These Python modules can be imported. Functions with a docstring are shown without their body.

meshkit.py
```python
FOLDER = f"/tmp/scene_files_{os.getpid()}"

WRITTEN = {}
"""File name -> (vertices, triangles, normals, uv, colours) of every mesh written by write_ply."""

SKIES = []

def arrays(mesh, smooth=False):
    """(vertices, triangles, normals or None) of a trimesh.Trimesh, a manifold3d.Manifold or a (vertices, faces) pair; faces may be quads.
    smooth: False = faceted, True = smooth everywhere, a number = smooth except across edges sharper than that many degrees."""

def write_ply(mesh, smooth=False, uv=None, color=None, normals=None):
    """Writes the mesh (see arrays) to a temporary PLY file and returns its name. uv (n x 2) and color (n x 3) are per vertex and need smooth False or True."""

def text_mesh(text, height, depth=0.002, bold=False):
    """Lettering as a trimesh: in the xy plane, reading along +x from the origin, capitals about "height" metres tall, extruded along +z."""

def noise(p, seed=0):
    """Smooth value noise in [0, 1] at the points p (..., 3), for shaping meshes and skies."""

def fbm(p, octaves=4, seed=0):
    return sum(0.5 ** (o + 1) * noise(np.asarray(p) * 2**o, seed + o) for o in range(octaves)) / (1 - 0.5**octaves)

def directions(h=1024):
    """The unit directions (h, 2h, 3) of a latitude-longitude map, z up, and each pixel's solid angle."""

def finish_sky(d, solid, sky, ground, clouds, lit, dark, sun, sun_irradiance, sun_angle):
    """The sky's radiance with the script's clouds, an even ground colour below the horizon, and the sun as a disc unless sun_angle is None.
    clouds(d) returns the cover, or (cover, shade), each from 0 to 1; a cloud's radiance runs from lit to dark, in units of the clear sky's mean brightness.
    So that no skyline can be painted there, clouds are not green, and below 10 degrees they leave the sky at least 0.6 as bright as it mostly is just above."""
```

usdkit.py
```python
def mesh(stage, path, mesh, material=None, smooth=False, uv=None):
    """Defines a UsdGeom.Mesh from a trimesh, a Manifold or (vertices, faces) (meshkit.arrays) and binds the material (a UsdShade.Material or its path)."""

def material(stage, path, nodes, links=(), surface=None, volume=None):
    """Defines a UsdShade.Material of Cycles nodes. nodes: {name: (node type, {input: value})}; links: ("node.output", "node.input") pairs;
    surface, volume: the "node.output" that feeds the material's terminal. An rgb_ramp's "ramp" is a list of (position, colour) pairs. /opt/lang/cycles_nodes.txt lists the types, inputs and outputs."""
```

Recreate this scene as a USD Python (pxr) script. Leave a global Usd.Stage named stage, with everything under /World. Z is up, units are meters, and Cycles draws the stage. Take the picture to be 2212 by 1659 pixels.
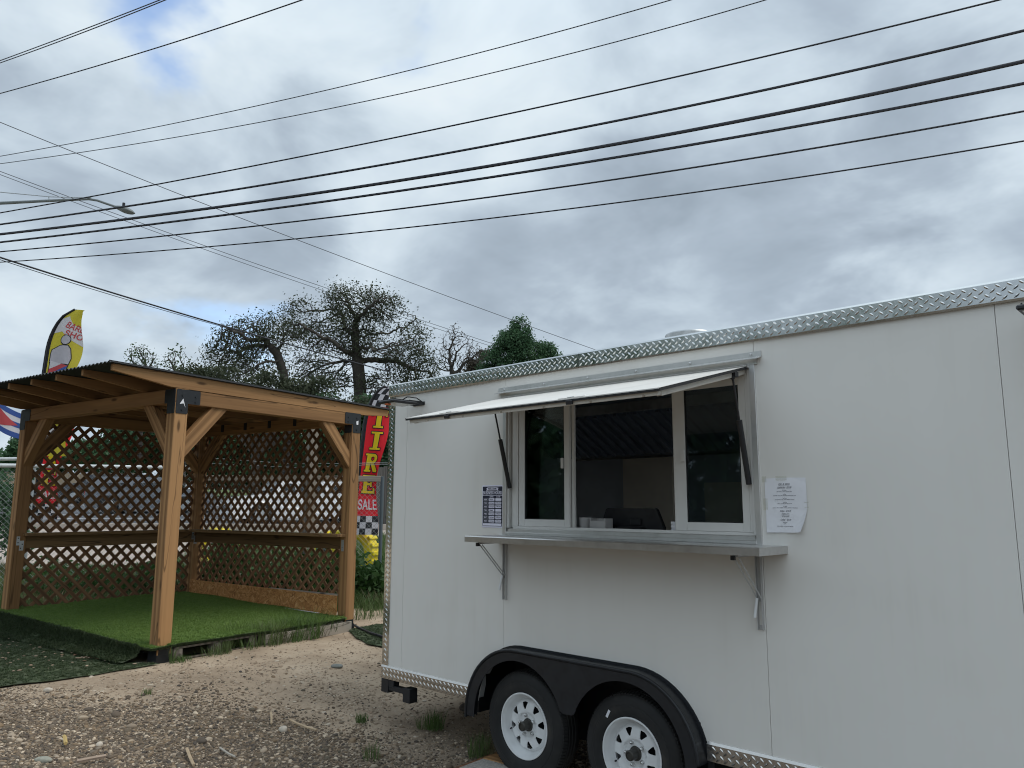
import math, random
import numpy as np, trimesh
from scipy.spatial import cKDTree
from shapely.geometry import Polygon, Point, LineString, box as sbox
from shapely.ops import unary_union
from shapely import affinity
import usdkit, meshkit
from pxr import Usd, UsdGeom, UsdLux, UsdShade, Gf, Sdf, Vt

rnd = random.Random(7)
rng = np.random.default_rng(7)
stage = Usd.Stage.CreateInMemory()
UsdGeom.SetStageUpAxis(stage, UsdGeom.Tokens.z)
UsdGeom.SetStageMetersPerUnit(stage, 1.0)
UsdGeom.Xform.Define(stage, '/World')
UsdGeom.Scope.Define(stage, '/World/Looks')

# ------------------------------------------------------------------ camera
F_PX, W_PX, H_PX = 1662.07, 2212.0, 1659.0            # focal length and picture size in the same pixels
PITCH, ROLL, YAW = 0.1588, 0.0044, -0.7650
CAM = np.array([5.2444, -3.9711, 1.7703])
FW = np.array([math.sin(YAW)*math.cos(PITCH), math.cos(YAW)*math.cos(PITCH), math.sin(PITCH)])
_r = np.array([math.cos(YAW), -math.sin(YAW), 0.0]); _u = np.cross(_r, FW)
RT = _r*math.cos(ROLL)+_u*math.sin(ROLL); UP = -_r*math.sin(ROLL)+_u*math.cos(ROLL)
cam = UsdGeom.Camera.Define(stage, '/World/camera')
cam.CreateFocalLengthAttr(36.0*F_PX/W_PX); cam.CreateHorizontalApertureAttr(36.0); cam.CreateVerticalApertureAttr(27.0)
cam.CreateClippingRangeAttr(Gf.Vec2f(0.05, 5000))
EXPOSURE = 0.37
cam.CreateExposureAttr(EXPOSURE)
M = np.eye(4); M[0, :3] = RT; M[1, :3] = UP; M[2, :3] = -FW; M[3, :3] = CAM
cam.AddTransformOp().Set(Gf.Matrix4d(*M.ravel()))
FH = np.array([math.sin(YAW), math.cos(YAW)]); RH = np.array([math.cos(YAW), -math.sin(YAW)])

# ------------------------------------------------------------------ sky and sun (overcast)
SUN_AZ, SUN_EL = math.radians(62), math.radians(58)      # azimuth = atan2(x, y)
SKY_STRENGTH, SUN_INTENSITY = 0.10, 0.36
sun_dir = np.array([math.sin(SUN_AZ)*math.cos(SUN_EL), math.cos(SUN_AZ)*math.cos(SUN_EL), math.sin(SUN_EL)])
def direction(px, py):
    d = FW + RT*(px-W_PX/2)/F_PX - UP*(py-H_PX/2)/F_PX
    return d/np.linalg.norm(d)
nodes = {
 'tc': ('texture_coordinate', {}),
 'sky': ('sky_texture', {'sky_type': 'single_scattering', 'sun_disc': False, 'sun_elevation': SUN_EL, 'sun_rotation': SUN_AZ}),
 'sep': ('separate_xyz', {}),
 'zz': ('math', {'math_type': 'maximum', 'value2': 0.0}),
 'zo': ('math', {'math_type': 'add', 'value2': 0.34}),
 'cz': ('combine_xyz', {}),
 'plane': ('vector_math', {'math_type': 'divide'}),
 'n_big': ('noise_texture', {'scale': 1.5, 'detail': 3.0, 'roughness': 0.45, 'distortion': 0.3}),
 'n_mid': ('noise_texture', {'scale': 4.2, 'detail': 6.0, 'roughness': 0.52, 'distortion': 0.2}),
 'n_gap': ('noise_texture', {'scale': 3.0, 'detail': 5.0, 'roughness': 0.55, 'distortion': 0.2}),
 'off': ('vector_math', {'math_type': 'add', 'vector2': (3.7, 1.9, 8.3)}),
 'mixn': ('mix_float', {'fac': 0.62}),
 'ramp': ('rgb_ramp', {'ramp': [(0.0, (2.35, 2.85, 3.4)), (0.30, (2.6, 3.15, 3.75)), (0.42, (3.3, 3.95, 4.65)), (0.50, (4.1, 4.85, 5.55)), (0.58, (5.0, 5.8, 6.45)), (0.68, (5.8, 6.55, 7.05)), (0.8, (6.5, 7.05, 7.4)), (1.0, (7.1, 7.5, 7.8))]}),
 'gapr': ('map_range', {'range_type': 'smoothstep', 'from_min': 0.66, 'from_max': 0.95, 'to_min': 0.0, 'to_max': 0.9, 'clamp': True}),
 'skyb': ('vector_math', {'math_type': 'scale', 'scale': 2.0}),
 'zen': ('map_range', {'range_type': 'smoothstep', 'from_min': 0.45, 'from_max': 1.0, 'to_min': 1.0, 'to_max': 1.6, 'clamp': True}),
 'lum': ('vector_math', {'math_type': 'scale'}),
 'cloud': ('mix_color', {}),
 'bg': ('background_shader', {'strength': SKY_STRENGTH}),
}
links = [('tc.generated', 'sky.vector'), ('tc.generated', 'sep.vector'), ('sep.z', 'zz.value1'), ('zz.value', 'zo.value1'),
         ('zo.value', 'cz.x'), ('zo.value', 'cz.y'), ('zo.value', 'cz.z'), ('tc.generated', 'plane.vector1'), ('cz.vector', 'plane.vector2'),
         ('plane.vector', 'n_big.vector'), ('plane.vector', 'n_mid.vector'), ('plane.vector', 'off.vector1'), ('off.vector', 'n_gap.vector'),
         ('n_big.fac', 'mixn.a'), ('n_mid.fac', 'mixn.b')]
# a few cloud banks of this sky: (picture position used only to find the direction, angular radius, brightness change)
BANKS = [((1800, 530), 0.38, -0.20), ((1250, 470), 0.30, -0.13), ((2000, 650), 0.18, 0.20), ((1450, 665), 0.24, 0.12), ((420, 130), 0.26, 0.13), ((950, 80), 0.30, 0.15),
         ((560, 340), 0.19, -0.09), ((860, 560), 0.13, 0.10), ((40, 640), 0.14, 0.11), ((350, 540), 0.18, -0.06), ((1550, 250), 0.26, 0.06)]
GAPS = [((325, 5), 0.14, 0.43), ((900, 80), 0.11, 0.34), ((570, 745), 0.10, 0.34), ((380, 690), 0.10, 0.16)]
prev = 'mixn.result'
nodes['warp_s'] = ('vector_math', {'math_type': 'multiply_add', 'vector2': (0.20, 0.20, 0.20), 'vector3': (-0.10, -0.10, -0.10)})
nodes['warp'] = ('vector_math', {'math_type': 'add'})
links += [('n_mid.color', 'warp_s.vector1'), ('warp_s.vector', 'warp.vector1'), ('tc.generated', 'warp.vector2')]
def blob(name, px, rad, amount, prev):
    nodes[name+'d'] = ('vector_math', {'math_type': 'distance', 'vector2': tuple(direction(*px))})
    nodes[name+'m'] = ('map_range', {'range_type': 'smoothstep', 'from_min': 0.0, 'from_max': rad, 'to_min': amount, 'to_max': 0.0, 'clamp': True})
    nodes[name+'a'] = ('math', {'math_type': 'add'})
    links.extend([('warp.vector', name+'d.vector1'), (name+'d.value', name+'m.value'), (name+'m.result', name+'a.value1'), (prev, name+'a.value2')])
    return name+'a.value'
for i, (px, rad, am) in enumerate(BANKS):
    prev = blob('bank%d' % i, px, rad, am, prev)
links.append((prev, 'ramp.fac'))
prev = 'n_gap.fac'
for i, (px, rad, am) in enumerate(GAPS):
    prev = blob('gap%d' % i, px, rad, am, prev)
links.append((prev, 'gapr.value')); prev = 'gapr.result'
links += [('ramp.color', 'cloud.a'), ('sky.color', 'skyb.vector1'), ('skyb.vector', 'cloud.b'), (prev, 'cloud.fac'), ('cloud.result', 'lum.vector1'), ('sep.z', 'zen.value'), ('zen.result', 'lum.scale'), ('lum.vector', 'bg.color')]
sky_mat = usdkit.material(stage, '/World/Looks/sky', nodes, links, surface='bg.background')
dome = UsdLux.DomeLight.Define(stage, '/World/sky')
dome.CreateIntensityAttr(1.0)
UsdShade.MaterialBindingAPI.Apply(dome.GetPrim()).Bind(sky_mat)
dome.GetPrim().SetCustomDataByKey('kind', 'structure')
sun = UsdLux.DistantLight.Define(stage, '/World/sun')
sun.CreateIntensityAttr(SUN_INTENSITY); sun.CreateAngleAttr(32.0); sun.CreateNormalizeAttr(True); sun.CreateColorAttr(Gf.Vec3f(1.0, 0.95, 0.87))
zax = sun_dir; xax = np.cross([0, 0, 1.0], zax); xax /= np.linalg.norm(xax); yax = np.cross(zax, xax)
MS = np.eye(4); MS[0, :3] = xax; MS[1, :3] = yax; MS[2, :3] = zax
sun.AddTransformOp().Set(Gf.Matrix4d(*MS.ravel()))

# ------------------------------------------------------------------ helpers
names = {}
def numbered(parent, name):
    k = (parent, name); n = names.get(k, 0); names[k] = n+1
    return f'{parent}/{name}' if n == 0 else f'{parent}/{name}_{n:03d}'
def path_of(p): return p if isinstance(p, str) else str(p.GetPath())
def tag(o, label=None, cat=None, group=None, kind=None):
    o = o.GetPrim() if hasattr(o, 'GetPrim') else o
    for k, v in (('label', label), ('category', cat), ('group', group), ('kind', kind)):
        if v: o.SetCustomDataByKey(k, v)
    return o
def matrix(o, M):
    UsdGeom.Xformable(o).AddTransformOp().Set(Gf.Matrix4d(*np.asarray(M, float).ravel()))
def obj(name, mesh, mat, parent='/World', smooth=False, M=None, **kw):
    m = usdkit.mesh(stage, numbered(path_of(parent), name), mesh, mat, smooth)
    if M is not None: matrix(m, M)
    if kw: tag(m, **kw)
    return m.GetPrim()
def thing(name, label, cat, loc=(0, 0, 0), rotz=0.0, group=None, parent='/World'):
    x = UsdGeom.Xform.Define(stage, numbered(path_of(parent), name))
    c, s = math.cos(rotz), math.sin(rotz)
    matrix(x, [[c, s, 0, 0], [-s, c, 0, 0], [0, 0, 1, 0], [*loc, 1]])
    return tag(x, label, cat, group)
def copy_of(src, name, label, loc, rotz=0.0, scale=1.0, group=None):
    was = src.GetCustomData()
    x = UsdGeom.Xform.Define(stage, numbered('/World', name))
    x.GetPrim().GetReferences().AddInternalReference(src.GetPath())
    c, s = math.cos(rotz)*scale, math.sin(rotz)*scale
    x.ClearXformOpOrder()
    x.MakeMatrixXform().Set(Gf.Matrix4d(c, s, 0, 0, -s, c, 0, 0, 0, 0, scale, 0, *map(float, loc), 1))
    x.GetPrim().SetInstanceable(True)
    return tag(x, label, was['category'], group or was.get('group'))
def frame(origin, xdir, zhint=(0, 0, 1)):
    x = np.array(xdir, float); x /= np.linalg.norm(x)
    z = np.array(zhint, float); z = z-x*(z@x); z /= np.linalg.norm(z); y = np.cross(z, x)
    M = np.eye(4); M[0, :3] = x; M[1, :3] = y; M[2, :3] = z; M[3, :3] = origin
    return M
cat = trimesh.util.concatenate
def bx(x0, x1, y0, y1, z0, z1, b=0.0):
    """box between two corners, its edges chamfered by b"""
    if b <= 0:
        m = trimesh.creation.box((x1-x0, y1-y0, z1-z0)); m.apply_translation(((x0+x1)/2, (y0+y1)/2, (z0+z1)/2)); return m
    P = []
    for sx in (0, 1):
        for sy in (0, 1):
            for sz in (0, 1):
                X, Y, Z = (x0, x1)[sx], (y0, y1)[sy], (z0, z1)[sz]; dx, dy, dz = b*(1-2*sx), b*(1-2*sy), b*(1-2*sz)
                P += [(X+dx, Y+dy, Z), (X+dx, Y, Z+dz), (X, Y+dy, Z+dz)]
    return trimesh.convex.convex_hull(np.array(P))
def prism(poly, y0, y1, axis='y'):
    """a shapely polygon in (x, z), extruded along y from y0 to y1"""
    out = []
    for g in getattr(poly, 'geoms', [poly]):
        m = trimesh.creation.extrude_polygon(g, y1-y0, engine='earcut')
        v = m.vertices.copy()
        if axis == 'y': m.vertices = np.c_[v[:, 0], y1-v[:, 2], v[:, 1]]
        elif axis == 'x': m.vertices = np.c_[y0+v[:, 2], v[:, 0], v[:, 1]]
        else: m.vertices = np.c_[v[:, 0], v[:, 1], y0+v[:, 2]]
        out.append(m)
    return cat(out)
def tube(pts, r, n=8, cap=True):
    pts = np.asarray(pts, float); k = len(pts); r = np.broadcast_to(r, (k,))
    t = np.gradient(pts, axis=0); t /= np.linalg.norm(t, axis=1, keepdims=True)+1e-12
    ref = np.array([0, 0, 1.0]) if abs(t[0, 2]) < .9 else np.array([1.0, 0, 0])
    V = []
    for i in range(k):
        a = ref-t[i]*(ref@t[i]); a /= np.linalg.norm(a); b = np.cross(t[i], a); ref = a
        th = np.arange(n)*2*math.pi/n
        V.append(pts[i]+r[i]*(np.cos(th)[:, None]*a+np.sin(th)[:, None]*b))
    V = np.concatenate(V); F = []
    for i in range(k-1):
        for j in range(n):
            a, b = i*n+j, i*n+(j+1) % n; F += [(a, b, b+n), (a, b+n, a+n)]
    if cap:
        V = np.vstack([V, pts[0], pts[-1]])
        for j in range(n):
            F.append((k*n, (j+1) % n, j)); F.append((k*n+1, (k-1)*n+j, (k-1)*n+(j+1) % n))
    return trimesh.Trimesh(V, np.array(F), process=False)
def lathe(prof, n=32):
    """profile (r, h) revolved about z"""
    prof = np.asarray(prof, float); k = len(prof); th = np.arange(n)*2*math.pi/n
    V = np.concatenate([np.c_[p[0]*np.cos(th), p[0]*np.sin(th), np.full(n, p[1])] for p in prof]); F = []
    for i in range(k-1):
        for j in range(n):
            a, b = i*n+j, i*n+(j+1) % n; F += [(a, b, b+n), (a, b+n, a+n)]
    return trimesh.Trimesh(V, np.array(F), process=False)
def towards_camera_side(m):
    """lathe axis z -> -y (a wheel or disc on the trailer's side)"""
    v = m.vertices; m.vertices = np.c_[v[:, 0], -v[:, 2], v[:, 1]]; return m
def text(s, h, depth=0.0006, bold=False, width=None, slant=0.0):
    m = meshkit.text_mesh(s, h, depth, bold); m.apply_translation([-m.bounds[0, 0], -m.bounds[0, 1], 0])
    if width: m.vertices[:, 0] *= width/m.bounds[1, 0]
    m.vertices[:, 0] += slant*m.vertices[:, 1]
    return m
def at(px, py, depth): return CAM+(FW + RT*(px-W_PX/2)/F_PX - UP*(py-H_PX/2)/F_PX)*depth
def sl(s, l): return CAM[:2]+FH*s+RH*l          # s metres ahead of the camera, l metres to its right

# ------------------------------------------------------------------ materials
def mat(name, nodes, links, surface='p.BSDF'): return usdkit.material(stage, '/World/Looks/'+name, nodes, links, surface=surface)
def plain(name, col, rough=0.5, metal=0.0, noise=0.08, scale=12.0, bump=0.0, bscale=60.0, coat=0.0, spec=0.5):
    c = np.array(col)
    n = {'tc': ('texture_coordinate', {}), 'n': ('noise_texture', {'scale': scale, 'detail': 5.0, 'roughness': 0.6}),
         'r': ('rgb_ramp', {'ramp': [(0.3, tuple(c*(1-noise))), (0.7, tuple(np.minimum(c*(1+noise), 1)))]}),
         'rr': ('map_range', {'from_min': 0.3, 'from_max': 0.7, 'to_min': max(rough-.06, .02), 'to_max': min(rough+.06, 1), 'clamp': True}),
         'p': ('principled_bsdf', {'metallic': metal, 'coat_weight': coat, 'specular_ior_level': spec})}
    l = [('tc.object', 'n.vector'), ('n.fac', 'r.fac'), ('r.color', 'p.base_color'), ('n.fac', 'rr.value'), ('rr.result', 'p.roughness')]
    if bump:
        n['bn'] = ('noise_texture', {'scale': bscale, 'detail': 4.0}); n['b'] = ('bump', {'strength': bump, 'distance': 0.01})
        l += [('tc.object', 'bn.vector'), ('bn.fac', 'b.height'), ('b.normal', 'p.normal')]
    return mat(name, n, l)
def lumber(name, light, dark, vary=0.16, knots=True):
    """sawn board: grain runs along the board's own x axis"""
    light, dark = np.array(light), np.array(dark)
    n = {'tc': ('texture_coordinate', {}), 'oi': ('object_info', {}), 'rs': ('vector_math', {'math_type': 'scale', 'scale': 23.0}), 'cr': ('combine_xyz', {}),
         'ad': ('vector_math', {'math_type': 'add'}),
         'mp': ('mapping', {'mapping_type': 'point', 'scale': (0.55, 9.0, 9.0)}),
         'mf': ('mapping', {'mapping_type': 'point', 'scale': (2.2, 70.0, 70.0)}),
         'mk': ('mapping', {'mapping_type': 'point', 'scale': (2.0, 7.0, 7.0)}),
         'n1': ('noise_texture', {'scale': 1.0, 'detail': 3.0, 'distortion': 0.6}),
         'w': ('wave_texture', {'wave_type': 'bands', 'bands_direction': 'y', 'scale': 0.55, 'distortion': 5.0, 'detail': 3.0, 'detail_scale': 0.6}),
         'n2': ('noise_texture', {'scale': 1.0, 'detail': 4.0}),
         'v': ('voronoi_texture', {'scale': 1.0, 'randomness': 1.0}),
         'kr': ('map_range', {'range_type': 'smoothstep', 'from_min': 0.05, 'from_max': 0.16, 'to_min': 1.0 if knots else 0.0, 'to_max': 0.0, 'clamp': True}),
         'a1': ('mix_float', {'fac': 0.45}), 'a2': ('mix_float', {'fac': 0.35}),
         'r': ('rgb_ramp', {'ramp': [(0.25, tuple(dark)), (0.48, tuple(light*.55+dark*.45)), (0.62, tuple(light)), (0.8, tuple(np.minimum(light*1.12, 1)))]}),
         'k': ('mix_color', {'b': tuple(dark*0.45)}),
         'km': ('math', {'math_type': 'multiply', 'value2': 0.9}),
         'mc': ('mapping', {'mapping_type': 'point', 'scale': (0.30, 6.5, 6.5)}), 'nc': ('noise_texture', {'scale': 1.0, 'detail': 2.0, 'distortion': 0.4}),
         'cs': ('math', {'math_type': 'subtract', 'value2': 0.5}), 'cb': ('math', {'math_type': 'absolute'}), 'cm': ('map_range', {'range_type': 'smoothstep', 'from_min': 0.0015, 'from_max': 0.0075, 'to_min': 0.6, 'to_max': 0.0, 'clamp': True}),
         'ck': ('mix_color', {'b': tuple(dark*0.18)}),
         'hv': ('map_range', {'from_min': 0.0, 'from_max': 1.0, 'to_min': 1-vary, 'to_max': 1+vary*.8}),
         'h': ('hsv', {}), 'b': ('bump', {'strength': 0.35, 'distance': 0.004}), 'p': ('principled_bsdf', {'roughness': 0.72, 'specular_ior_level': 0.3})}
    l = [('oi.random', 'cr.x'), ('oi.random', 'cr.y'), ('oi.random', 'cr.z'), ('cr.vector', 'rs.vector1'), ('tc.object', 'ad.vector1'), ('rs.vector', 'ad.vector2'),
         ('ad.vector', 'mp.vector'), ('ad.vector', 'mf.vector'), ('ad.vector', 'mk.vector'), ('mp.vector', 'n1.vector'), ('mp.vector', 'w.vector'), ('mf.vector', 'n2.vector'), ('mk.vector', 'v.vector'),
         ('v.distance', 'kr.value'), ('n1.fac', 'a1.a'), ('w.fac', 'a1.b'), ('a1.result', 'a2.a'), ('n2.fac', 'a2.b'), ('a2.result', 'r.fac'), ('r.color', 'k.a'), ('kr.result', 'km.value1'), ('km.value', 'k.fac'), ('ad.vector', 'mc.vector'), ('mc.vector', 'nc.vector'), ('nc.fac', 'cs.value1'), ('cs.value', 'cb.value1'), ('cb.value', 'cm.value'), ('cm.result', 'ck.fac'), ('k.result', 'ck.a'),
         ('oi.random', 'hv.value'), ('ck.result', 'h.color'), ('hv.result', 'h.value'), ('h.color', 'p.base_color'), ('a2.result', 'b.height'), ('b.normal', 'p.normal')]
    return mat(name, n, l)
def plate_metal(name, base=(0.80, 0.80, 0.79), rough=0.13, wob=0.05):
    n = {'tc': ('texture_coordinate', {}), 'n': ('noise_texture', {'scale': 2.4, 'detail': 2.0}), 'n2': ('noise_texture', {'scale': 40.0, 'detail': 5.0}),
         'rr': ('map_range', {'from_min': 0.3, 'from_max': 0.7, 'to_min': rough-.05, 'to_max': rough+.07, 'clamp': True}),
         'b': ('bump', {'strength': wob, 'distance': 0.12}), 'p': ('principled_bsdf', {'metallic': 1.0, 'base_color': base})}
    return mat(name, n, [('tc.object', 'n.vector'), ('tc.object', 'n2.vector'), ('n2.fac', 'rr.value'), ('rr.result', 'p.roughness'), ('n.fac', 'b.height'), ('b.normal', 'p.normal')])
def brushed(name, base, rough):
    n = {'tc': ('texture_coordinate', {}), 'm': ('mapping', {'mapping_type': 'point', 'scale': (1.5, 60, 60)}), 'n': ('noise_texture', {'scale': 3.0, 'detail': 4.0}),
         'rr': ('map_range', {'from_min': 0.25, 'from_max': 0.75, 'to_min': rough-.07, 'to_max': rough+.1, 'clamp': True}), 'b': ('bump', {'strength': 0.08, 'distance': 0.002}),
         'p': ('principled_bsdf', {'metallic': 1.0, 'base_color': base})}
    return mat(name, n, [('tc.object', 'm.vector'), ('m.vector', 'n.vector'), ('n.fac', 'rr.value'), ('rr.result', 'p.roughness'), ('n.fac', 'b.height'), ('b.normal', 'p.normal')])
def random_tone(name, cols, rough=0.8, noise_scale=25.0, trans=0.0):
    """tone picked per object or instance from cols"""
    n = {'oi': ('object_info', {}), 'r': ('rgb_ramp', {'ramp': [(i/(len(cols)-1), c) for i, c in enumerate(cols)]}), 'tc': ('texture_coordinate', {}),
         'n': ('noise_texture', {'scale': noise_scale, 'detail': 4.0}), 'mr': ('map_range', {'from_min': .3, 'from_max': .7, 'to_min': .8, 'to_max': 1.15}), 'h': ('hsv', {}),
         'p': ('principled_bsdf', {'roughness': rough, 'specular_ior_level': 0.3})}
    l = [('oi.random', 'r.fac'), ('tc.object', 'n.vector'), ('n.fac', 'mr.value'), ('mr.result', 'h.value'), ('r.color', 'h.color'), ('h.color', 'p.base_color')]
    surf = 'p.BSDF'
    if trans:
        n['t'] = ('translucent_bsdf', {}); n['mx'] = ('mix_closure', {'fac': trans}); l += [('h.color', 't.color'), ('p.BSDF', 'mx.closure1'), ('t.BSDF', 'mx.closure2')]; surf = 'mx.closure'
    return mat(name, n, l, surf)
def leafy(name, cols, trans=0.3, spread=9.0):
    """foliage: tone varies per leaf clump and over the crown"""
    n = {'g': ('geometry', {}), 'tc': ('texture_coordinate', {}), 'n': ('noise_texture', {'scale': spread/10, 'detail': 3.0}), 'm': ('mix_float', {'fac': 0.5}),
         'r': ('rgb_ramp', {'ramp': [(0.2+0.6*i/(len(cols)-1), c) for i, c in enumerate(cols)]}), 'p': ('principled_bsdf', {'roughness': 0.6, 'specular_ior_level': 0.3}), 't': ('translucent_bsdf', {}), 'mx': ('mix_closure', {'fac': trans})}
    return mat(name, n, [('tc.object', 'n.vector'), ('g.random_per_island', 'm.a'), ('n.fac', 'm.b'), ('m.result', 'r.fac'), ('r.color', 'p.base_color'), ('r.color', 't.color'), ('p.BSDF', 'mx.closure1'), ('t.BSDF', 'mx.closure2')], 'mx.closure')

m_panel = mat('white_panel', {'tc': ('texture_coordinate', {}), 'm': ('mapping', {'mapping_type': 'point', 'scale': (9.0, 9.0, 0.7)}), 'n': ('noise_texture', {'scale': 1.0, 'detail': 6.0, 'roughness': 0.6}), 'n2': ('noise_texture', {'scale': 1.6, 'detail': 4.0}),
    'mf': ('mix_float', {'fac': 0.5}), 'r': ('rgb_ramp', {'ramp': [(0.30, (0.70, 0.676, 0.628)), (0.46, (0.74, 0.72, 0.676)), (0.7, (0.755, 0.736, 0.695))]}),
    'rr': ('map_range', {'from_min': 0.3, 'from_max': 0.7, 'to_min': 0.26, 'to_max': 0.42, 'clamp': True}), 'b': ('bump', {'strength': 0.05, 'distance': 0.05}), 'p': ('principled_bsdf', {'specular_ior_level': 0.4})},
    [('tc.object', 'm.vector'), ('m.vector', 'n.vector'), ('tc.object', 'n2.vector'), ('n.fac', 'mf.a'), ('n2.fac', 'mf.b'), ('mf.result', 'r.fac'), ('r.color', 'p.base_color'), ('n2.fac', 'rr.value'), ('rr.result', 'p.roughness'), ('n2.fac', 'b.height'), ('b.normal', 'p.normal')])
m_plate = plate_metal('diamond_plate', (0.66, 0.67, 0.66), 0.15)
m_alu = plain('aluminium', (0.66, 0.65, 0.63), 0.36, 0.85, 0.02, 3)
m_steel = plain('stainless_steel', (0.62, 0.61, 0.60), 0.30, 1.0, 0.01, 2.5)
m_bracket = plain('bracket_grey_paint', (0.50, 0.50, 0.49), 0.4, 0.3, 0.05, 20)
m_sash = plain('white_aluminium_frame', (0.66, 0.65, 0.62), 0.4, 0, 0.03, 6)
m_black = plain('black_plastic', (0.012, 0.012, 0.014), 0.38, 0, 0.2, 20)
m_blackmetal = plain('black_steel', (0.010, 0.011, 0.013), 0.45, 0.0, 0.25, 30, 0.1, 120)
m_fender = plain('fender_plastic', (0.010, 0.011, 0.013), 0.36, 0, 0.2, 9, 0.06, 200)
m_rubber = mat('tyre_rubber', {'tc': ('texture_coordinate', {}), 'n': ('noise_texture', {'scale': 7.0, 'detail': 7.0, 'roughness': 0.65}), 'n2': ('noise_texture', {'scale': 90.0, 'detail': 3.0}),
    'r': ('rgb_ramp', {'ramp': [(0.42, (0.0085, 0.0087, 0.009)), (0.58, (0.014, 0.0135, 0.013)), (0.72, (0.034, 0.030, 0.025))]}), 'b': ('bump', {'strength': 0.15, 'distance': 0.01}), 'p': ('principled_bsdf', {'roughness': 0.66})},
    [('tc.object', 'n.vector'), ('tc.object', 'n2.vector'), ('n.fac', 'r.fac'), ('r.color', 'p.base_color'), ('n2.fac', 'b.height'), ('b.normal', 'p.normal')])
m_rim = plain('white_painted_steel', (0.74, 0.75, 0.75), 0.33, 0, 0.05, 9)
m_chrome = plain('zinc', (0.65, 0.65, 0.64), 0.25, 1.0, 0.05)
m_hubm = plain('dark_hub_cap', (0.06, 0.057, 0.05), 0.45, 0.4, 0.3, 25)
m_gasket = plain('black_rubber_seal', (0.015, 0.015, 0.016), 0.6)
m_wood = lumber('treated_lumber', (0.365, 0.200, 0.086), (0.19, 0.096, 0.038))
m_lattice = lumber('lattice_wood', (0.24, 0.132, 0.066), (0.12, 0.060, 0.029), 0.25, False)
m_rail = lumber('rail_lumber', (0.22, 0.13, 0.058), (0.10, 0.054, 0.022))
m_greywood = lumber('weathered_wood', (0.30, 0.265, 0.22), (0.13, 0.11, 0.09), 0.25)
m_fencewood = lumber('cedar_fence', (0.40, 0.31, 0.22), (0.22, 0.16, 0.11), 0.2)
m_oldfence = lumber('old_fence_boards', (0.16, 0.145, 0.13), (0.07, 0.063, 0.056), 0.3)
m_roofing = plain('black_corrugated_sheet', (0.022, 0.024, 0.026), 0.5, 0, 0.25, 6)
m_galv = plain('galvanised_steel', (0.46, 0.48, 0.49), 0.42, 0.75, 0.15, 18)
m_paint_rail = plain('pale_pipe', (0.60, 0.62, 0.62), 0.45, 0.2, 0.1, 12)
m_wire = plain('chain_wire', (0.30, 0.31, 0.31), 0.5, 0.5, 0.1)
m_cable = plain('cable_black', (0.026, 0.028, 0.036), 0.6, 0, 0.2, 2)
m_cablegrey = plain('cable_grey', (0.07, 0.075, 0.09), 0.6, 0, 0.2, 2)
m_lamp = plain('lamp_grey_paint', (0.16, 0.18, 0.18), 0.5, 0.1, 0.1)
m_paper = plain('paper', (0.78, 0.78, 0.81), 0.7, 0, 0.03, 9)
m_ink = plain('grey_ink', (0.12, 0.12, 0.14), 0.8)
m_signwhite = plain('sign_white', (0.76, 0.75, 0.86), 0.4, 0, 0.02)
m_signdark = plain('sign_navy', (0.012, 0.014, 0.032), 0.4, 0, 0.1)
m_signgrey = plain('sign_grey', (0.30, 0.32, 0.34), 0.4)
m_yellow = plain('yellow_paint', (0.72, 0.58, 0.012), 0.45, 0, 0.12, 7, 0.1, 40)
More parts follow.
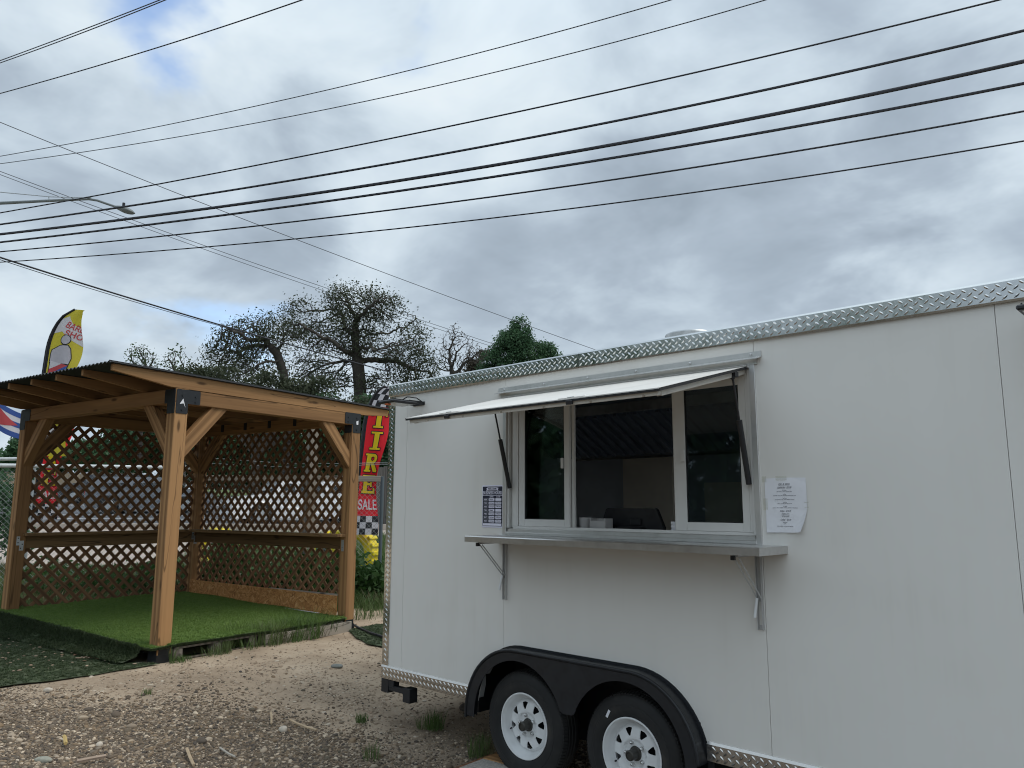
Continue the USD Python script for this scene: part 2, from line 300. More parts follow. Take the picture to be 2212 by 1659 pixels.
m_pebble = random_tone('pebbles', [(0.054, 0.044, 0.038), (0.166, 0.123, 0.085), (0.079, 0.066, 0.055), (0.230, 0.164, 0.102), (0.109, 0.082, 0.059), (0.589, 0.480, 0.357), (0.096, 0.080, 0.064), (0.269, 0.193, 0.122), (0.070, 0.061, 0.053), (0.141, 0.105, 0.073), (0.115, 0.099, 0.071)], 0.8, 60)
m_tanstone = random_tone('tan_stones', [(0.28, 0.205, 0.14), (0.38, 0.295, 0.21), (0.20, 0.15, 0.105), (0.31, 0.235, 0.165), (0.50, 0.43, 0.34), (0.25, 0.185, 0.125), (0.34, 0.265, 0.19)], 0.85, 60)
m_turf = random_tone('bright_turf', [(0.13, 0.22, 0.050), (0.19, 0.29, 0.065), (0.15, 0.245, 0.055), (0.22, 0.32, 0.085)], 0.5, 20, 0.25)
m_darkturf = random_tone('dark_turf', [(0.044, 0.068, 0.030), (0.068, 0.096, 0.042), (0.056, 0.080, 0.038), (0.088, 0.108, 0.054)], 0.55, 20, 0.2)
m_weed = random_tone('weed_green', [(0.05, 0.095, 0.025), (0.09, 0.15, 0.04), (0.12, 0.16, 0.06), (0.06, 0.11, 0.03)], 0.6, 20, 0.3)
m_dryweed = random_tone('dry_weed', [(0.16, 0.13, 0.07), (0.09, 0.10, 0.045), (0.24, 0.19, 0.11)], 0.7, 20, 0.25)
m_vine = leafy('vine_leaf', [(0.035, 0.08, 0.02), (0.075, 0.15, 0.04), (0.11, 0.19, 0.06)])
m_bark = plain('oak_bark', (0.055, 0.048, 0.040), 0.9, 0, 0.35, 3.0, 0.5, 14)
m_oakleaf = leafy('oak_leaf', [(0.050, 0.062, 0.034), (0.085, 0.10, 0.055), (0.13, 0.135, 0.08)], 0.3)
m_budleaf = leafy('young_leaf', [(0.07, 0.06, 0.04), (0.11, 0.085, 0.06), (0.09, 0.095, 0.05)], 0.3)
m_greenleaf = leafy('green_leaf', [(0.055, 0.115, 0.055), (0.10, 0.185, 0.085), (0.13, 0.225, 0.105)], 0.3)
m_midleaf = leafy('mid_leaf', [(0.07, 0.10, 0.05), (0.12, 0.16, 0.075), (0.16, 0.20, 0.105)], 0.3)
m_asphalt = plain('asphalt', (0.085, 0.09, 0.098), 0.85, 0, 0.12, 1.5)
m_apron = plain('pale_concrete', (0.40, 0.345, 0.295), 0.85, 0, 0.1, 0.8)
m_marking = plain('road_marking', (0.72, 0.72, 0.70), 0.7)
m_carwhite = plain('car_white', (0.72, 0.73, 0.74), 0.25, 0, 0.02, 3, coat=0.5)
m_carsilver = plain('car_silver', (0.16, 0.175, 0.20), 0.3, 0.4, 0.03, 3, coat=0.5)
m_cardark = plain('car_dark', (0.03, 0.033, 0.04), 0.25, 0.2, 0.05, 3, coat=0.5)
m_carglass = plain('car_glass', (0.012, 0.015, 0.018), 0.08, 0, 0.1)
m_redcloth = mat('flag_red', {'p': ('principled_bsdf', {'base_color': (0.74, 0.014, 0.028), 'roughness': 0.7}), 't': ('translucent_bsdf', {'color': (0.74, 0.014, 0.028)}), 'mx': ('mix_closure', {'fac': 0.35})}, [('p.BSDF', 'mx.closure1'), ('t.BSDF', 'mx.closure2')], 'mx.closure')
def cloth(name, c, f=0.4): return mat(name, {'p': ('principled_bsdf', {'base_color': c, 'roughness': 0.75}), 't': ('translucent_bsdf', {'color': c}), 'mx': ('mix_closure', {'fac': f})}, [('p.BSDF', 'mx.closure1'), ('t.BSDF', 'mx.closure2')], 'mx.closure')
m_clothyellow = cloth('flag_yellow', (0.62, 0.55, 0.06)); m_clothwhite = cloth('flag_white', (0.72, 0.71, 0.74)); m_clothblack = cloth('flag_black', (0.012, 0.012, 0.016), 0.1)
m_clothblue = cloth('flag_blue', (0.06, 0.13, 0.42)); m_clothbright = cloth('flag_letter_yellow', (0.88, 0.66, 0.015)); m_clothgrey = cloth('flag_grey', (0.58, 0.56, 0.60)); m_clothpink = cloth('flag_faded_red', (0.62, 0.10, 0.11))
# window pane: see through, slightly tinted, mirror at a glance
m_glass = mat('window_glass', {'t': ('transparent_bsdf', {'color': (0.60, 0.66, 0.67)}), 'g': ('glossy_bsdf', {'roughness': 0.02, 'color': (0.95, 1, 1)}), 'f': ('fresnel', {'IOR': 1.5}), 'mx': ('mix_closure', {})},
              [('f.fac', 'mx.fac'), ('t.BSDF', 'mx.closure1'), ('g.BSDF', 'mx.closure2')], 'mx.closure')
m_osb = mat('strand_board', {'tc': ('texture_coordinate', {}), 'v': ('voronoi_texture', {'scale': 17.0, 'randomness': 1.0}), 'n': ('noise_texture', {'scale': 9.0, 'detail': 5.0, 'distortion': 2.5}), 'wn': ('noise_texture', {'scale': 7.0, 'detail': 2.0}), 'ws': ('vector_math', {'math_type': 'scale', 'scale': 0.35}), 'wa': ('vector_math', {'math_type': 'add'}), 'w': ('mapping', {'mapping_type': 'point', 'rotation': (0, 0.6, 0), 'scale': (1.0, 1.0, 3.2)}),
             'mx': ('mix_float', {'fac': 0.5}), 'bw': ('rgb_to_bw', {}), 'r': ('rgb_ramp', {'ramp': [(0.2, (0.22, 0.085, 0.025)), (0.42, (0.44, 0.19, 0.06)), (0.6, (0.56, 0.27, 0.095)), (0.8, (0.70, 0.42, 0.19))]}),
             'b': ('bump', {'strength': 0.4, 'distance': 0.004}), 'p': ('principled_bsdf', {'roughness': 0.7})},
            [('tc.object', 'wn.vector'), ('wn.color', 'ws.vector1'), ('ws.vector', 'wa.vector1'), ('tc.object', 'wa.vector2'), ('wa.vector', 'w.vector'), ('w.vector', 'v.vector'), ('tc.object', 'n.vector'), ('v.color', 'bw.color'), ('bw.val', 'mx.a'), ('n.fac', 'mx.b'), ('mx.result', 'r.fac'), ('r.color', 'p.base_color'), ('mx.result', 'b.height'), ('b.normal', 'p.normal')])

# ------------------------------------------------------------------ ground
ZG = 0.358                                     # level of the lot at the shelter; the lot falls towards the trailer's wheels
def smooth(t): t = np.clip(t, 0, 1); return t*t*(3-2*t)
def G(x, y):
    x, y = np.asarray(x, float), np.asarray(y, float)
    s = (x-CAM[0])*FH[0]+(y-CAM[1])*FH[1]
    z = ZG*smooth((1.3-x)/3.2)
    z = z+np.clip(s-12.0, 0, 34)*0.056+np.clip(s-46.0, 0, 60)*0.03
    return z
def gz(p): return float(G(p[0], p[1]))
def on_ground(px, py):
    d = FW + RT*(px-W_PX/2)/F_PX - UP*(py-H_PX/2)/F_PX; t = (.2-CAM[2])/d[2]
    for _ in range(12): P = CAM+d*t; t = .5*t+.5*(gz(P)-CAM[2])/d[2]
    P = CAM+d*t; return np.array([P[0], P[1], gz(P)])
axis_x = np.unique(np.r_[-420, -300, -200, -140, np.arange(-100, -22, 6), np.arange(-22, -9, 1.5), np.arange(-9, 7, 0.11), np.arange(7, 20, 1.5), np.arange(20, 100, 10), 140, 220, 320, 420])
axis_y = np.unique(np.r_[-420, -300, -200, -120, np.arange(-80, -20, 10), np.arange(-20, -6, 1.5), np.arange(-6, 9, 0.11), np.arange(9, 20, 1.0), np.arange(20, 100, 6), 140, 220, 320, 420])
gx, gy = np.meshgrid(axis_x, axis_y, indexing='ij')
def GD(x, y):
    x, y = np.asarray(x, float), np.asarray(y, float); near = smooth((14-np.hypot(x+1, y))/5)
    return G(x, y)+near*((meshkit.fbm(np.stack([x*1.1, y*1.1, x*0], -1), 4, 3)-.5)*0.05+(meshkit.noise(np.stack([x*6, y*6, x*0], -1), 5)-.5)*0.010-0.008)
gzv = GD(gx, gy)
nx, ny = gx.shape
idx = np.arange(nx*ny).reshape(nx, ny)
gf = np.stack([idx[:-1, :-1], idx[1:, :-1], idx[1:, 1:], idx[:-1, 1:]], -1).reshape(-1, 4)
m_ground = mat('lot_ground', {
    'g': ('geometry', {}), 'dot': ('vector_math', {'math_type': 'dot_product', 'vector2': (FH[0], FH[1], 0)}), 'sub': ('math', {'math_type': 'subtract', 'value2': float(CAM[:2]@FH)}),
    'n_edge': ('noise_texture', {'scale': 0.9, 'detail': 4.0}), 'ne': ('math', {'math_type': 'multiply_add', 'value2': 2.6, 'value3': -1.3}), 's': ('math', {'math_type': 'add'}),
    'grav': ('map_range', {'range_type': 'smoothstep', 'from_min': 4.9, 'from_max': 7.1, 'to_min': 1.0, 'to_max': 0.0, 'clamp': True}),
    'gras': ('map_range', {'range_type': 'smoothstep', 'from_min': 10.8, 'from_max': 11.6, 'to_min': 0.0, 'to_max': 1.0, 'clamp': True}),
    'n1': ('noise_texture', {'scale': 2.2, 'detail': 8.0, 'roughness': 0.62}), 'n2': ('noise_texture', {'scale': 70.0, 'detail': 4.0}), 'v': ('voronoi_texture', {'scale': 55.0}), 'vb': ('rgb_to_bw', {}),
    'earth': ('rgb_ramp', {'ramp': [(0.3, (0.30, 0.228, 0.16)), (0.5, (0.41, 0.318, 0.228)), (0.7, (0.50, 0.40, 0.295))]}),
    'dark': ('rgb_ramp', {'ramp': [(0.15, (0.072, 0.059, 0.046)), (0.5, (0.128, 0.103, 0.079)), (0.85, (0.19, 0.155, 0.118))]}),
    'green': ('rgb_ramp', {'ramp': [(0.3, (0.05, 0.085, 0.022)), (0.5, (0.085, 0.13, 0.04)), (0.7, (0.16, 0.17, 0.075))]}),
    'mx1': ('mix_color', {}), 'mx2': ('mix_color', {}), 'gr': ('mix_float', {'fac': 0.5}), 'b': ('bump', {'strength': 0.6, 'distance': 0.012}), 'p': ('principled_bsdf', {'roughness': 0.92, 'specular_ior_level': 0.2})},
   [('g.position', 'dot.vector1'), ('dot.value', 'sub.value1'), ('g.position', 'n_edge.vector'), ('n_edge.fac', 'ne.value1'), ('ne.value', 's.value1'), ('sub.value', 's.value2'), ('s.value', 'grav.value'), ('s.value', 'gras.value'),
    ('g.position', 'n1.vector'), ('g.position', 'n2.vector'), ('g.position', 'v.vector'), ('v.color', 'vb.color'), ('n1.fac', 'earth.fac'), ('vb.val', 'dark.fac'), ('n1.fac', 'green.fac'),
    ('earth.color', 'mx1.a'), ('dark.color', 'mx1.b'), ('grav.result', 'mx1.fac'), ('mx1.result', 'mx2.a'), ('green.color', 'mx2.b'), ('gras.result', 'mx2.fac'), ('mx2.result', 'p.base_color'),
    ('vb.val', 'gr.a'), ('n2.fac', 'gr.b'), ('gr.result', 'b.height'), ('b.normal', 'p.normal')])
obj('ground', (np.stack([gx, gy, gzv], -1).reshape(-1, 3), gf), m_ground, smooth=True, kind='structure', label='tan earth and gravel lot that turns to grass behind the fence')
def sheet(s0, s1, l0, l1, lift, ns=24, nl=40, jag=0.0):
    S, L = np.meshgrid(np.linspace(s0, s1, ns), np.linspace(l0, l1, nl), indexing='ij')
    S = S+jag*(meshkit.noise(np.stack([L*.8, S, S*0], -1), 4)-.5)*((S == s0) | (S == s1))
    P = CAM[:2]+S[..., None]*FH+L[..., None]*RH
    i = np.arange(ns*nl).reshape(ns, nl)
    f = np.stack([i[:-1, :-1], i[:-1, 1:], i[1:, 1:], i[1:, :-1]], -1).reshape(-1, 4)
    return (np.concatenate([P, (G(P[..., 0], P[..., 1])+lift)[..., None]], -1).reshape(-1, 3), f)
obj('road', sheet(24.2, 45, -70, 70, 0.06, 30, 60), m_asphalt, kind='structure', label='grey asphalt road behind the fence')
for s0, w in ((27.6, .16), (29.6, .16), (36.0, .14), (36.3, .14)):
    obj('road_marking', sheet(s0, s0+w, -60, 40, 0.068, 2, 80), m_marking, kind='structure')
def kerb(s, l0, l1, n=40):
    V, F = [], []
    for i, l in enumerate(np.linspace(l0, l1, n)):
        for ds, h in ((0, -.05), (0, .19), (.18, .19), (.18, -.05)):
            p = sl(s+ds, l); V.append((p[0], p[1], gz(p)+h))
        if i: F += [(4*i-4+k, 4*i+k, 4*i+k+1, 4*i-3+k) for k in range(3)]
    return (np.array(V), np.array(F))
obj('kerb', kerb(24.0, -70, 70), m_apron, kind='structure')
obj('sidewalk', sheet(15.2, 23.98, -30, -7.2, 0.02, 20, 30, 0.8), m_apron, kind='structure', label='pale concrete and gravel apron between fence and road on the left')
obj('verge', sheet(22.0, 23.96, -7.1, 40, 0.03, 4, 20), m_apron, kind='structure', label='pale concrete pavement strip along the road behind the right fence')

# ------------------------------------------------------------------ food trailer
LT = 6.6; ZB, ZW, ZT0, ZT = 0.413, 0.513, 2.694, 2.800
trailer = thing('food_trailer', 'white food trailer with open serving window and diamond plate trim', 'trailer')
WX0, WX1, WZ0, WZ1 = 1.362, 3.292, 1.578, 2.566       # window hole
SEAMS = [0.0, 0.2353, 1.3612, 3.300, 4.4714, LT]
# side skin, one panel between each pair of seams, cut round the window; a dark gap stays in each seam
arc = lambda cx, cz, r, a0, a1, n=14: [(cx+r*math.cos(math.radians(a)), cz+r*math.sin(math.radians(a))) for a in np.linspace(a0, a1, n)]
outline = [(1.085, .325)]+arc(1.545, .365, .457, 176, 92)+arc(2.468, .365, .457, 88, 6)+[(2.925, .40)]
outer_poly = Polygon(outline+[(2.925, .325)])
wheel_hole = unary_union([outer_poly.buffer(-.005), sbox(1.092, 0, 2.918, .34), Point(1.576, 0.34).buffer(.43, 32), Point(2.437, 0.34).buffer(.43, 32), sbox(1.3, 0, 2.7, .7), sbox(1.12, 0, 2.89, .60)])
for a, b in zip(SEAMS[:-1], SEAMS[1:]):
    g = sbox(a+.0013, ZB-.0, b-.0013, ZT0+.03).difference(sbox(WX0, WZ0, WX1, WZ1)).difference(wheel_hole)
    if a == SEAMS[2]:
        for part in (g.intersection(sbox(0, WZ1-.001, 9, 9)), g.intersection(sbox(0, 0, 9, WZ0+.001))):
            obj('side_panel', prism(part, 0.0, 0.025), m_panel, trailer)
        continue
    m = prism(g, 0.0, 0.025); obj('side_panel', m, m_panel, trailer)
back = unary_union([sbox(.02, ZB+.02, LT-.02, ZT0)]).difference(sbox(WX0-.003, WZ0-.003, WX1+.003, WZ1+.003)).difference(wheel_hole)
obj('wall_core', prism(back, 0.026, 0.07), plain('wall_core', (0.40, 0.40, 0.40), .8), trailer)
# the rest of the box: rear wall, far wall, front wall, floor, roof, wheel well
TW = 2.45
m_hood = plain('hood_steel', (0.22, 0.255, 0.31), 0.42, 0.3, 0.1, 3)
m_inside = plain('interior_steel', (0.50, 0.52, 0.54), 0.4, 0.1, 0.1, 3)
obj('rear_wall', bx(.0, .05, .08, TW, ZB, ZT-.02), m_panel, trailer)
obj('front_wall', cat([bx(LT-.05, LT, .08, .35, ZB, ZT-.02), bx(LT-.05, LT, 2.1, TW, ZB, ZT-.02)]), m_panel, trailer); obj('front_door_sill', bx(LT-.05, LT, .35, 2.1, ZB, ZB+.40), m_plate, trailer)
obj('far_wall', bx(.051, LT-.051, TW-.05, TW, ZB, ZT-.02), m_inside, trailer)
obj('floor', bx(.051, LT-.051, .08, TW-.051, ZB+.32, ZB+.40), m_inside, trailer)
obj('chassis', cat([bx(.1, LT-.1, .5, .58, ZB-.1, ZB+.02), bx(.1, LT-.1, TW-.58, TW-.5, ZB-.1, ZB+.02)]+[bx(x, x+.06, .1, TW-.1, ZB-.02, ZB+.05) for x in np.arange(.3, LT, .6)]), m_blackmetal, trailer)
rp = Polygon([(-.005, ZT-.004), (.3, ZT+.015), (TW/2, ZT+.045), (TW-.3, ZT+.015), (TW, ZT-.004), (TW, ZT-.045), (-.005, ZT-.045)])
obj('roof', prism(rp, 0.0, LT, 'x'), m_panel, trailer)
obj('wheel_well', cat([bx(1.05, 2.95, .40, .44, .2, .95), bx(1.05, 1.088, .03, .40, .33, .95), bx(2.91, 2.95, .03, .40, .33, .95), bx(1.05, 2.95, .03, .44, .9, .94)]), m_blackmetal, trailer)

# diamond plate: sheet plus raised treads (joined, far too small and many to lift singly)
def tread(L=.034, w=.0105, h=.0036):
    v = np.array([(-L/2, 0, 0), (-L*.18, -w/2, 0), (L*.18, -w/2, 0), (L/2, 0, 0), (L*.18, w/2, 0), (-L*.18, w/2, 0), (-L*.28, 0, h), (L*.28, 0, h), (0, 0, h*1.15)])
    f = np.array([(0, 1, 6), (1, 2, 8), (1, 8, 6), (2, 7, 8), (2, 3, 7), (3, 4, 7), (4, 8, 7), (4, 5, 8), (5, 6, 8), (5, 0, 6)])
    return v, f
def treads(u0, u1, v0, v1, pu=.046, pv=.0195, skip=None):
    V, F = [], []; tv, tf = tread(); r = 0; n = 0
    for v in np.arange(v0+.011, v1-.004, pv):
        for u in np.arange(u0+.018+(pu/2)*(r % 2), u1-.014, pu):
            a = math.radians(38)*(1 if r % 2 == 0 else -1)
            c, s = math.cos(a), math.sin(a)
            V.append(np.c_[u+tv[:, 0]*c-tv[:, 1]*s, v+tv[:, 0]*s+tv[:, 1]*c, tv[:, 2]]); F.append(tf+n); n += len(tv)
        r += 1
    return np.concatenate(V), np.concatenate(F)
def on_side(vf, y0): v, f = vf; return trimesh.Trimesh(np.c_[v[:, 0], y0-v[:, 2], v[:, 1]], f, process=False)
def on_slope(vf, y0, y1, z0, z1):                       # v runs from z0 to z1 while y runs from y0 to y1
    v, f = vf; t = (v[:, 1]-z0)/(z1-z0); n = np.array([-(z1-z0), (y1-y0)]); n = n/np.linalg.norm(n)
    return trimesh.Trimesh(np.c_[v[:, 0], y0+(y1-y0)*t+n[0]*v[:, 2], v[:, 1]+n[1]*v[:, 2]], f, process=False)
# top cove trim in two lengths: a lip, a face leaning back a little, a folded top edge
def cove(x0, x1):
    prof = Polygon([(.0, ZT0-.004), (-.014, ZT0-.004), (-.016, ZT0+.006), (-.0155, ZT-.014), (-.004, ZT-.002), (.03, ZT+.002), (.03, ZT-.006), (.0, ZT-.012), (-.010, ZT-.022), (-.010, ZT0+.012), (.0, ZT0+.012)])
    return cat([prism(prof, x0, x1, 'x'), on_slope(treads(x0, x1, ZT0+.008, ZT-.012), -.0161, -.0156, ZT0+.006, ZT-.014)])
obj('top_trim', cove(-.006, 2.06), m_plate, trailer); obj('top_trim', cove(2.063, LT), m_plate, trailer)
obj('corner_trim', cat([bx(-.008, .074, -.0045, -.0005, ZB, ZT0-.006), bx(-.008, -.0005, -.0004, .08, ZB, ZT0-.006), on_side(treads(-.008, .074, ZW+.01, ZT0-.008), -.0045)]), m_plate, trailer)
m_plate2 = plate_metal('diamond_plate_dull', (0.66, 0.64, 0.61), 0.24)
def skirt(x0, x1):
    prof = Polygon([(-.0005, ZW), (-.0055, ZW), (-.013, ZW-.014), (-.0135, ZB), (-.009, ZB), (-.0085, ZW-.016), (-.0005, ZW-.006)])
    return cat([prism(prof, x0, x1, 'x'), on_side(treads(x0, x1, ZB+.002, ZW-.018), -.0135)])
obj('bottom_trim', skirt(-.008, 1.088), m_plate2, trailer); obj('bottom_trim', skirt(2.93, LT), m_plate2, trailer)

# window: extrusion frame, sill, sashes with panes
obj('window_frame', cat([bx(WX0-.012, WX0+.022, -.010, .06, WZ0-.02, WZ1+.02, .002), bx(WX1-.022, WX1+.012, -.010, .06, WZ0-.02, WZ1+.02, .002), bx(WX0+.0225, WX1-.0225, -.010, .06, WZ1-.02, WZ1+.019, .002)]), m_alu, trailer)
obj('window_frame', cat([bx(WX0+.023, WX0+.04, .004, .05, WZ0+.05, WZ1-.03), bx(WX1-.04, WX1-.023, .004, .05, WZ0+.05, WZ1-.03)]), m_sash, trailer)
obj('drip_cap', cat([bx(1.30, 3.345, -.006, -.0005, 2.600, 2.632), prism(Polygon([(-.0005, 2.604), (-.05, 2.588), (-.05, 2.583), (-.0005, 2.597)]), 1.30, 3.345, 'x'), bx(1.33, 3.32, -.012, -.0005, 2.560, 2.590)]), m_alu, trailer)
for i in range(6):
    m = trimesh.creation.icosphere(2, .0075); m.apply_translation((1.36+i*.385, -.007, 2.618)); obj('screw', m, m_chrome, trailer, True)
obj('window_sill', cat([bx(WX0+.02, WX1-.02, -.012, .07, 1.578, 1.598, .002), bx(WX0+.03, WX1-.03, .002, .07, 1.598, 1.622, .002), bx(WX0+.023, WX1-.023, -.002, .012, 1.598, 1.606)]), m_alu, trailer)
outer = cat([bx(1.43, 3.262, .02, .065, 1.6225, 1.640, .001), bx(1.43, 3.262, .02, .065, 2.515, 2.548, .001), bx(1.425, 1.478, .018, .062, 1.641, 2.546, .001), bx(3.228, 3.268, .018, .062, 1.641, 2.546, .001), bx(1.405, 1.424, .03, .05, 1.63, 2.546)])
obj('window_frame', outer, m_sash, trailer)
def sash(x0, x1, gx0, gx1, y0, y1):
    z0, z1, gz0, gz1 = 1.641, 2.513, 1.689, 2.463
    s = obj('sash', cat([bx(x0, gx0, y0, y1, z0, z1, .0015), bx(gx1, x1, y0, y1, z0, z1, .0015), bx(gx0, gx1, y0+.0005, y1-.0005, z0, gz0, .0015), bx(gx0, gx1, y0+.0005, y1-.0005, gz1, z1, .0015)]), m_sash, trailer)
    obj('pane', bx(gx0-.004, gx1+.004, (y0+y1)/2-.002, (y0+y1)/2+.002, gz0-.004, gz1+.004), m_glass, s)
    obj('seal', cat([bx(gx0, gx0+.006, y0+.004, y0+.012, gz0, gz1), bx(gx1-.006, gx1, y0+.004, y0+.012, gz0, gz1), bx(gx0, gx1, y0+.004, y0+.012, gz0, gz0+.005)]), m_gasket, s)
    return s
s1 = sash(1.482, 1.944, 1.537, 1.899, .022, .044)
obj('sash_latch', bx(1.880, 1.898, .008, .0215, 2.03, 2.10, .002), m_sash, s1)
s2 = sash(2.752, 3.226, 2.832, 3.183, .022, .044)
obj('sash_latch', bx(2.806, 2.836, .008, .0215, 2.04, 2.11, .002), m_sash, s2)
s3 = obj('rear_sash', cat([bx(1.946, 1.968, .046, .064, 1.641, 2.513, .001), bx(2.735, 2.751, .046, .064, 1.641, 2.513, .001)]), m_sash, trailer)
# awning flap, hinged under the drip cap, propped a little below level
AX0, AX1, HZ, FY, FZ = 1.356, 3.262, 2.553, -.90, 2.328
av = np.array([FY, FZ-HZ]); AL = np.linalg.norm(av); av = av/AL; an = np.array([av[1], -av[0]])*-1   # along the flap, and its upper normal
if an[1] < 0: an = -an
def flap(x0, x1, a0, a1, n0, n1, b=0.0):
    m = bx(x0, x1, a0, a1, n0, n1, b); v = m.vertices.copy()
    m.vertices = np.c_[v[:, 0], av[0]*v[:, 1]+an[0]*v[:, 2], HZ+av[1]*v[:, 1]+an[1]*v[:, 2]]; m.fix_normals(); return m
awn = obj('awning_flap', flap(AX0, AX1, .0, AL, -.001, .004), m_panel, trailer)
m_flapwhite = plain('flap_edge_cream', (0.62, 0.59, 0.53), .45)
obj('awning_lip', cat([flap(AX0, AX1, AL-.006, AL+.004, -.012, -.0015), flap(AX0-.003, AX0, .02, AL+.004, -.012, .003), flap(AX1, AX1+.003, .02, AL+.004, -.012, .003)]), m_gasket, awn)
obj('awning_frame', cat([flap(AX0+.02, AX1-.02, AL-.04, AL-.008, -.034, -.0125, .002), flap(AX0+.02, AX0+.05, .03, AL-.041, -.04, -.0125, .002), flap(AX1-.05, AX1-.02, .03, AL-.041, -.04, -.0125, .002), flap(AX0+.02, AX1-.02, .0, .03, -.04, -.0125, .002)]), m_flapwhite, awn)
obj('awning_lining', flap(AX0+.05, AX1-.05, .031, AL-.041, -.022, -.0125), m_panel, awn)
for x in (1.36+.30, 2.62):
    obj('latch_plate', cat([flap(x, x+.17, AL-.032, AL-.016, .0045, .007), flap(x+.06, x+.11, AL-.029, AL-.019, .007, .011, .002)]), m_alu, awn)
    obj('latch', flap(x+.07, x+.115, AL+.0045, AL+.012, -.028, -.006, .002), m_black, awn)
for x in np.linspace(AX0+.2, AX1-.1, 6):
    obj('rivet', flap(x-.006, x+.006, AL-.0075, AL-.0045, -.033, -.022), m_chrome, awn)
obj('hinge', tube([(AX0, -.014, HZ+.006), (AX1, -.014, HZ+.006)], .006, 8), m_alu, trailer, True)
def strut(x, ylo, zlo, yhi, zhi):
    a, b = np.array([x, ylo, zlo]), np.array([x-.0, yhi, zhi]); m = a+(b-a)*.60
    s = obj('gas_strut', tube([a, m], .0155, 14), m_black, trailer, 30)
    obj('rod', tube([m, b], .0062, 10), m_black, s, True)
    e = trimesh.creation.icosphere(1, .015); e.apply_translation(b); obj('end_fitting', cat([e, bx(x-.02, x+.02, yhi-.01, yhi+.03, zhi+.002, zhi+.03)]), m_black, s)
    return s
strut(1.418, -.004, 1.905, -.17, 2.470)
strut(3.240, -.004, 1.90, -.14, 2.478)

# serving shelf with two folding brackets
shx0, shx1, shy, shz = 1.300, 3.440, -.325, 1.577
shelf = obj('serving_shelf', cat([prism(Polygon([(0, shz), (shy+.006, shz), (shy, shz-.006), (shy, shz-.041), (shy+.004, shz-.041), (shy+.004, shz-.004), (0, shz-.004)]), shx0, shx1, 'x'), bx(shx0, shx0+.003, shy+.0045, -.001, shz-.041, shz-.0045), bx(shx1-.003, shx1, shy+.0045, -.001, shz-.041, shz-.0045)]), m_steel, trailer)
def bracket(x):
    b = obj('shelf_bracket', cat([bx(x-.016, x-.0125, -.020, -.0005, 1.135, 1.53), bx(x+.0125, x+.016, -.020, -.0005, 1.135, 1.53), bx(x-.0125, x+.0125, -.003, -.0005, 1.135, 1.16), bx(x-.0125, x+.0125, -.003, -.0005, 1.28, 1.53), bx(x-.015, x+.015, -.26, -.022, 1.522, 1.534)]), m_bracket, shelf)
    for dx in (-.013, .013):
        obj('brace', tube([(x+dx, -.245, 1.517), (x+dx, -.014, 1.295)], .0045, 4), m_bracket, b)
    obj('release_handle', tube([(x-.006, -.030, 1.30), (x-.012, -.052, 1.20)], .008, 8), m_rim, b, True)
    obj('clip', bx(x-.02, x+.0, -.275, -.255, 1.507, 1.53), m_black, b)
bracket(1.380); bracket(3.276)

# fender over both wheels
WXS, WZC, TR = (1.576, 2.437), 0.34, 0.345
inner_arch = unary_union([Point(WXS[0]-.0, .355).buffer(.405, 40), Point(WXS[1]+.0, .355).buffer(.405, 40), sbox(WXS[0]-.405, 0, WXS[0]+.30, .36), sbox(WXS[1]-.30, 0, WXS[1]+.405, .36), sbox(1.7, 0, 2.3, .50)])
inner_arch = inner_arch.buffer(-.05).buffer(.05).buffer(.04).buffer(-.04)
face = outer_poly.buffer(-.012).difference(inner_arch)
ol = LineString(outline)
skin = ol.buffer(.006, cap_style=2); flange = ol.buffer(.022, cap_style=2).difference(outer_poly.buffer(-.03)); roll = ol.buffer(.012, cap_style=2)
fender = obj('fender', cat([prism(face, -.094, -.088), prism(skin, -.09, -.001)]), m_fender, trailer, 25)
obj('fender_flange', prism(flange, -.008, -.0005), m_fender, fender, 25)
pts = np.array([(x, -.092, z) for x, z in outline]); obj('fender_bead', tube(pts, .011, 8), m_fender, fender, True)
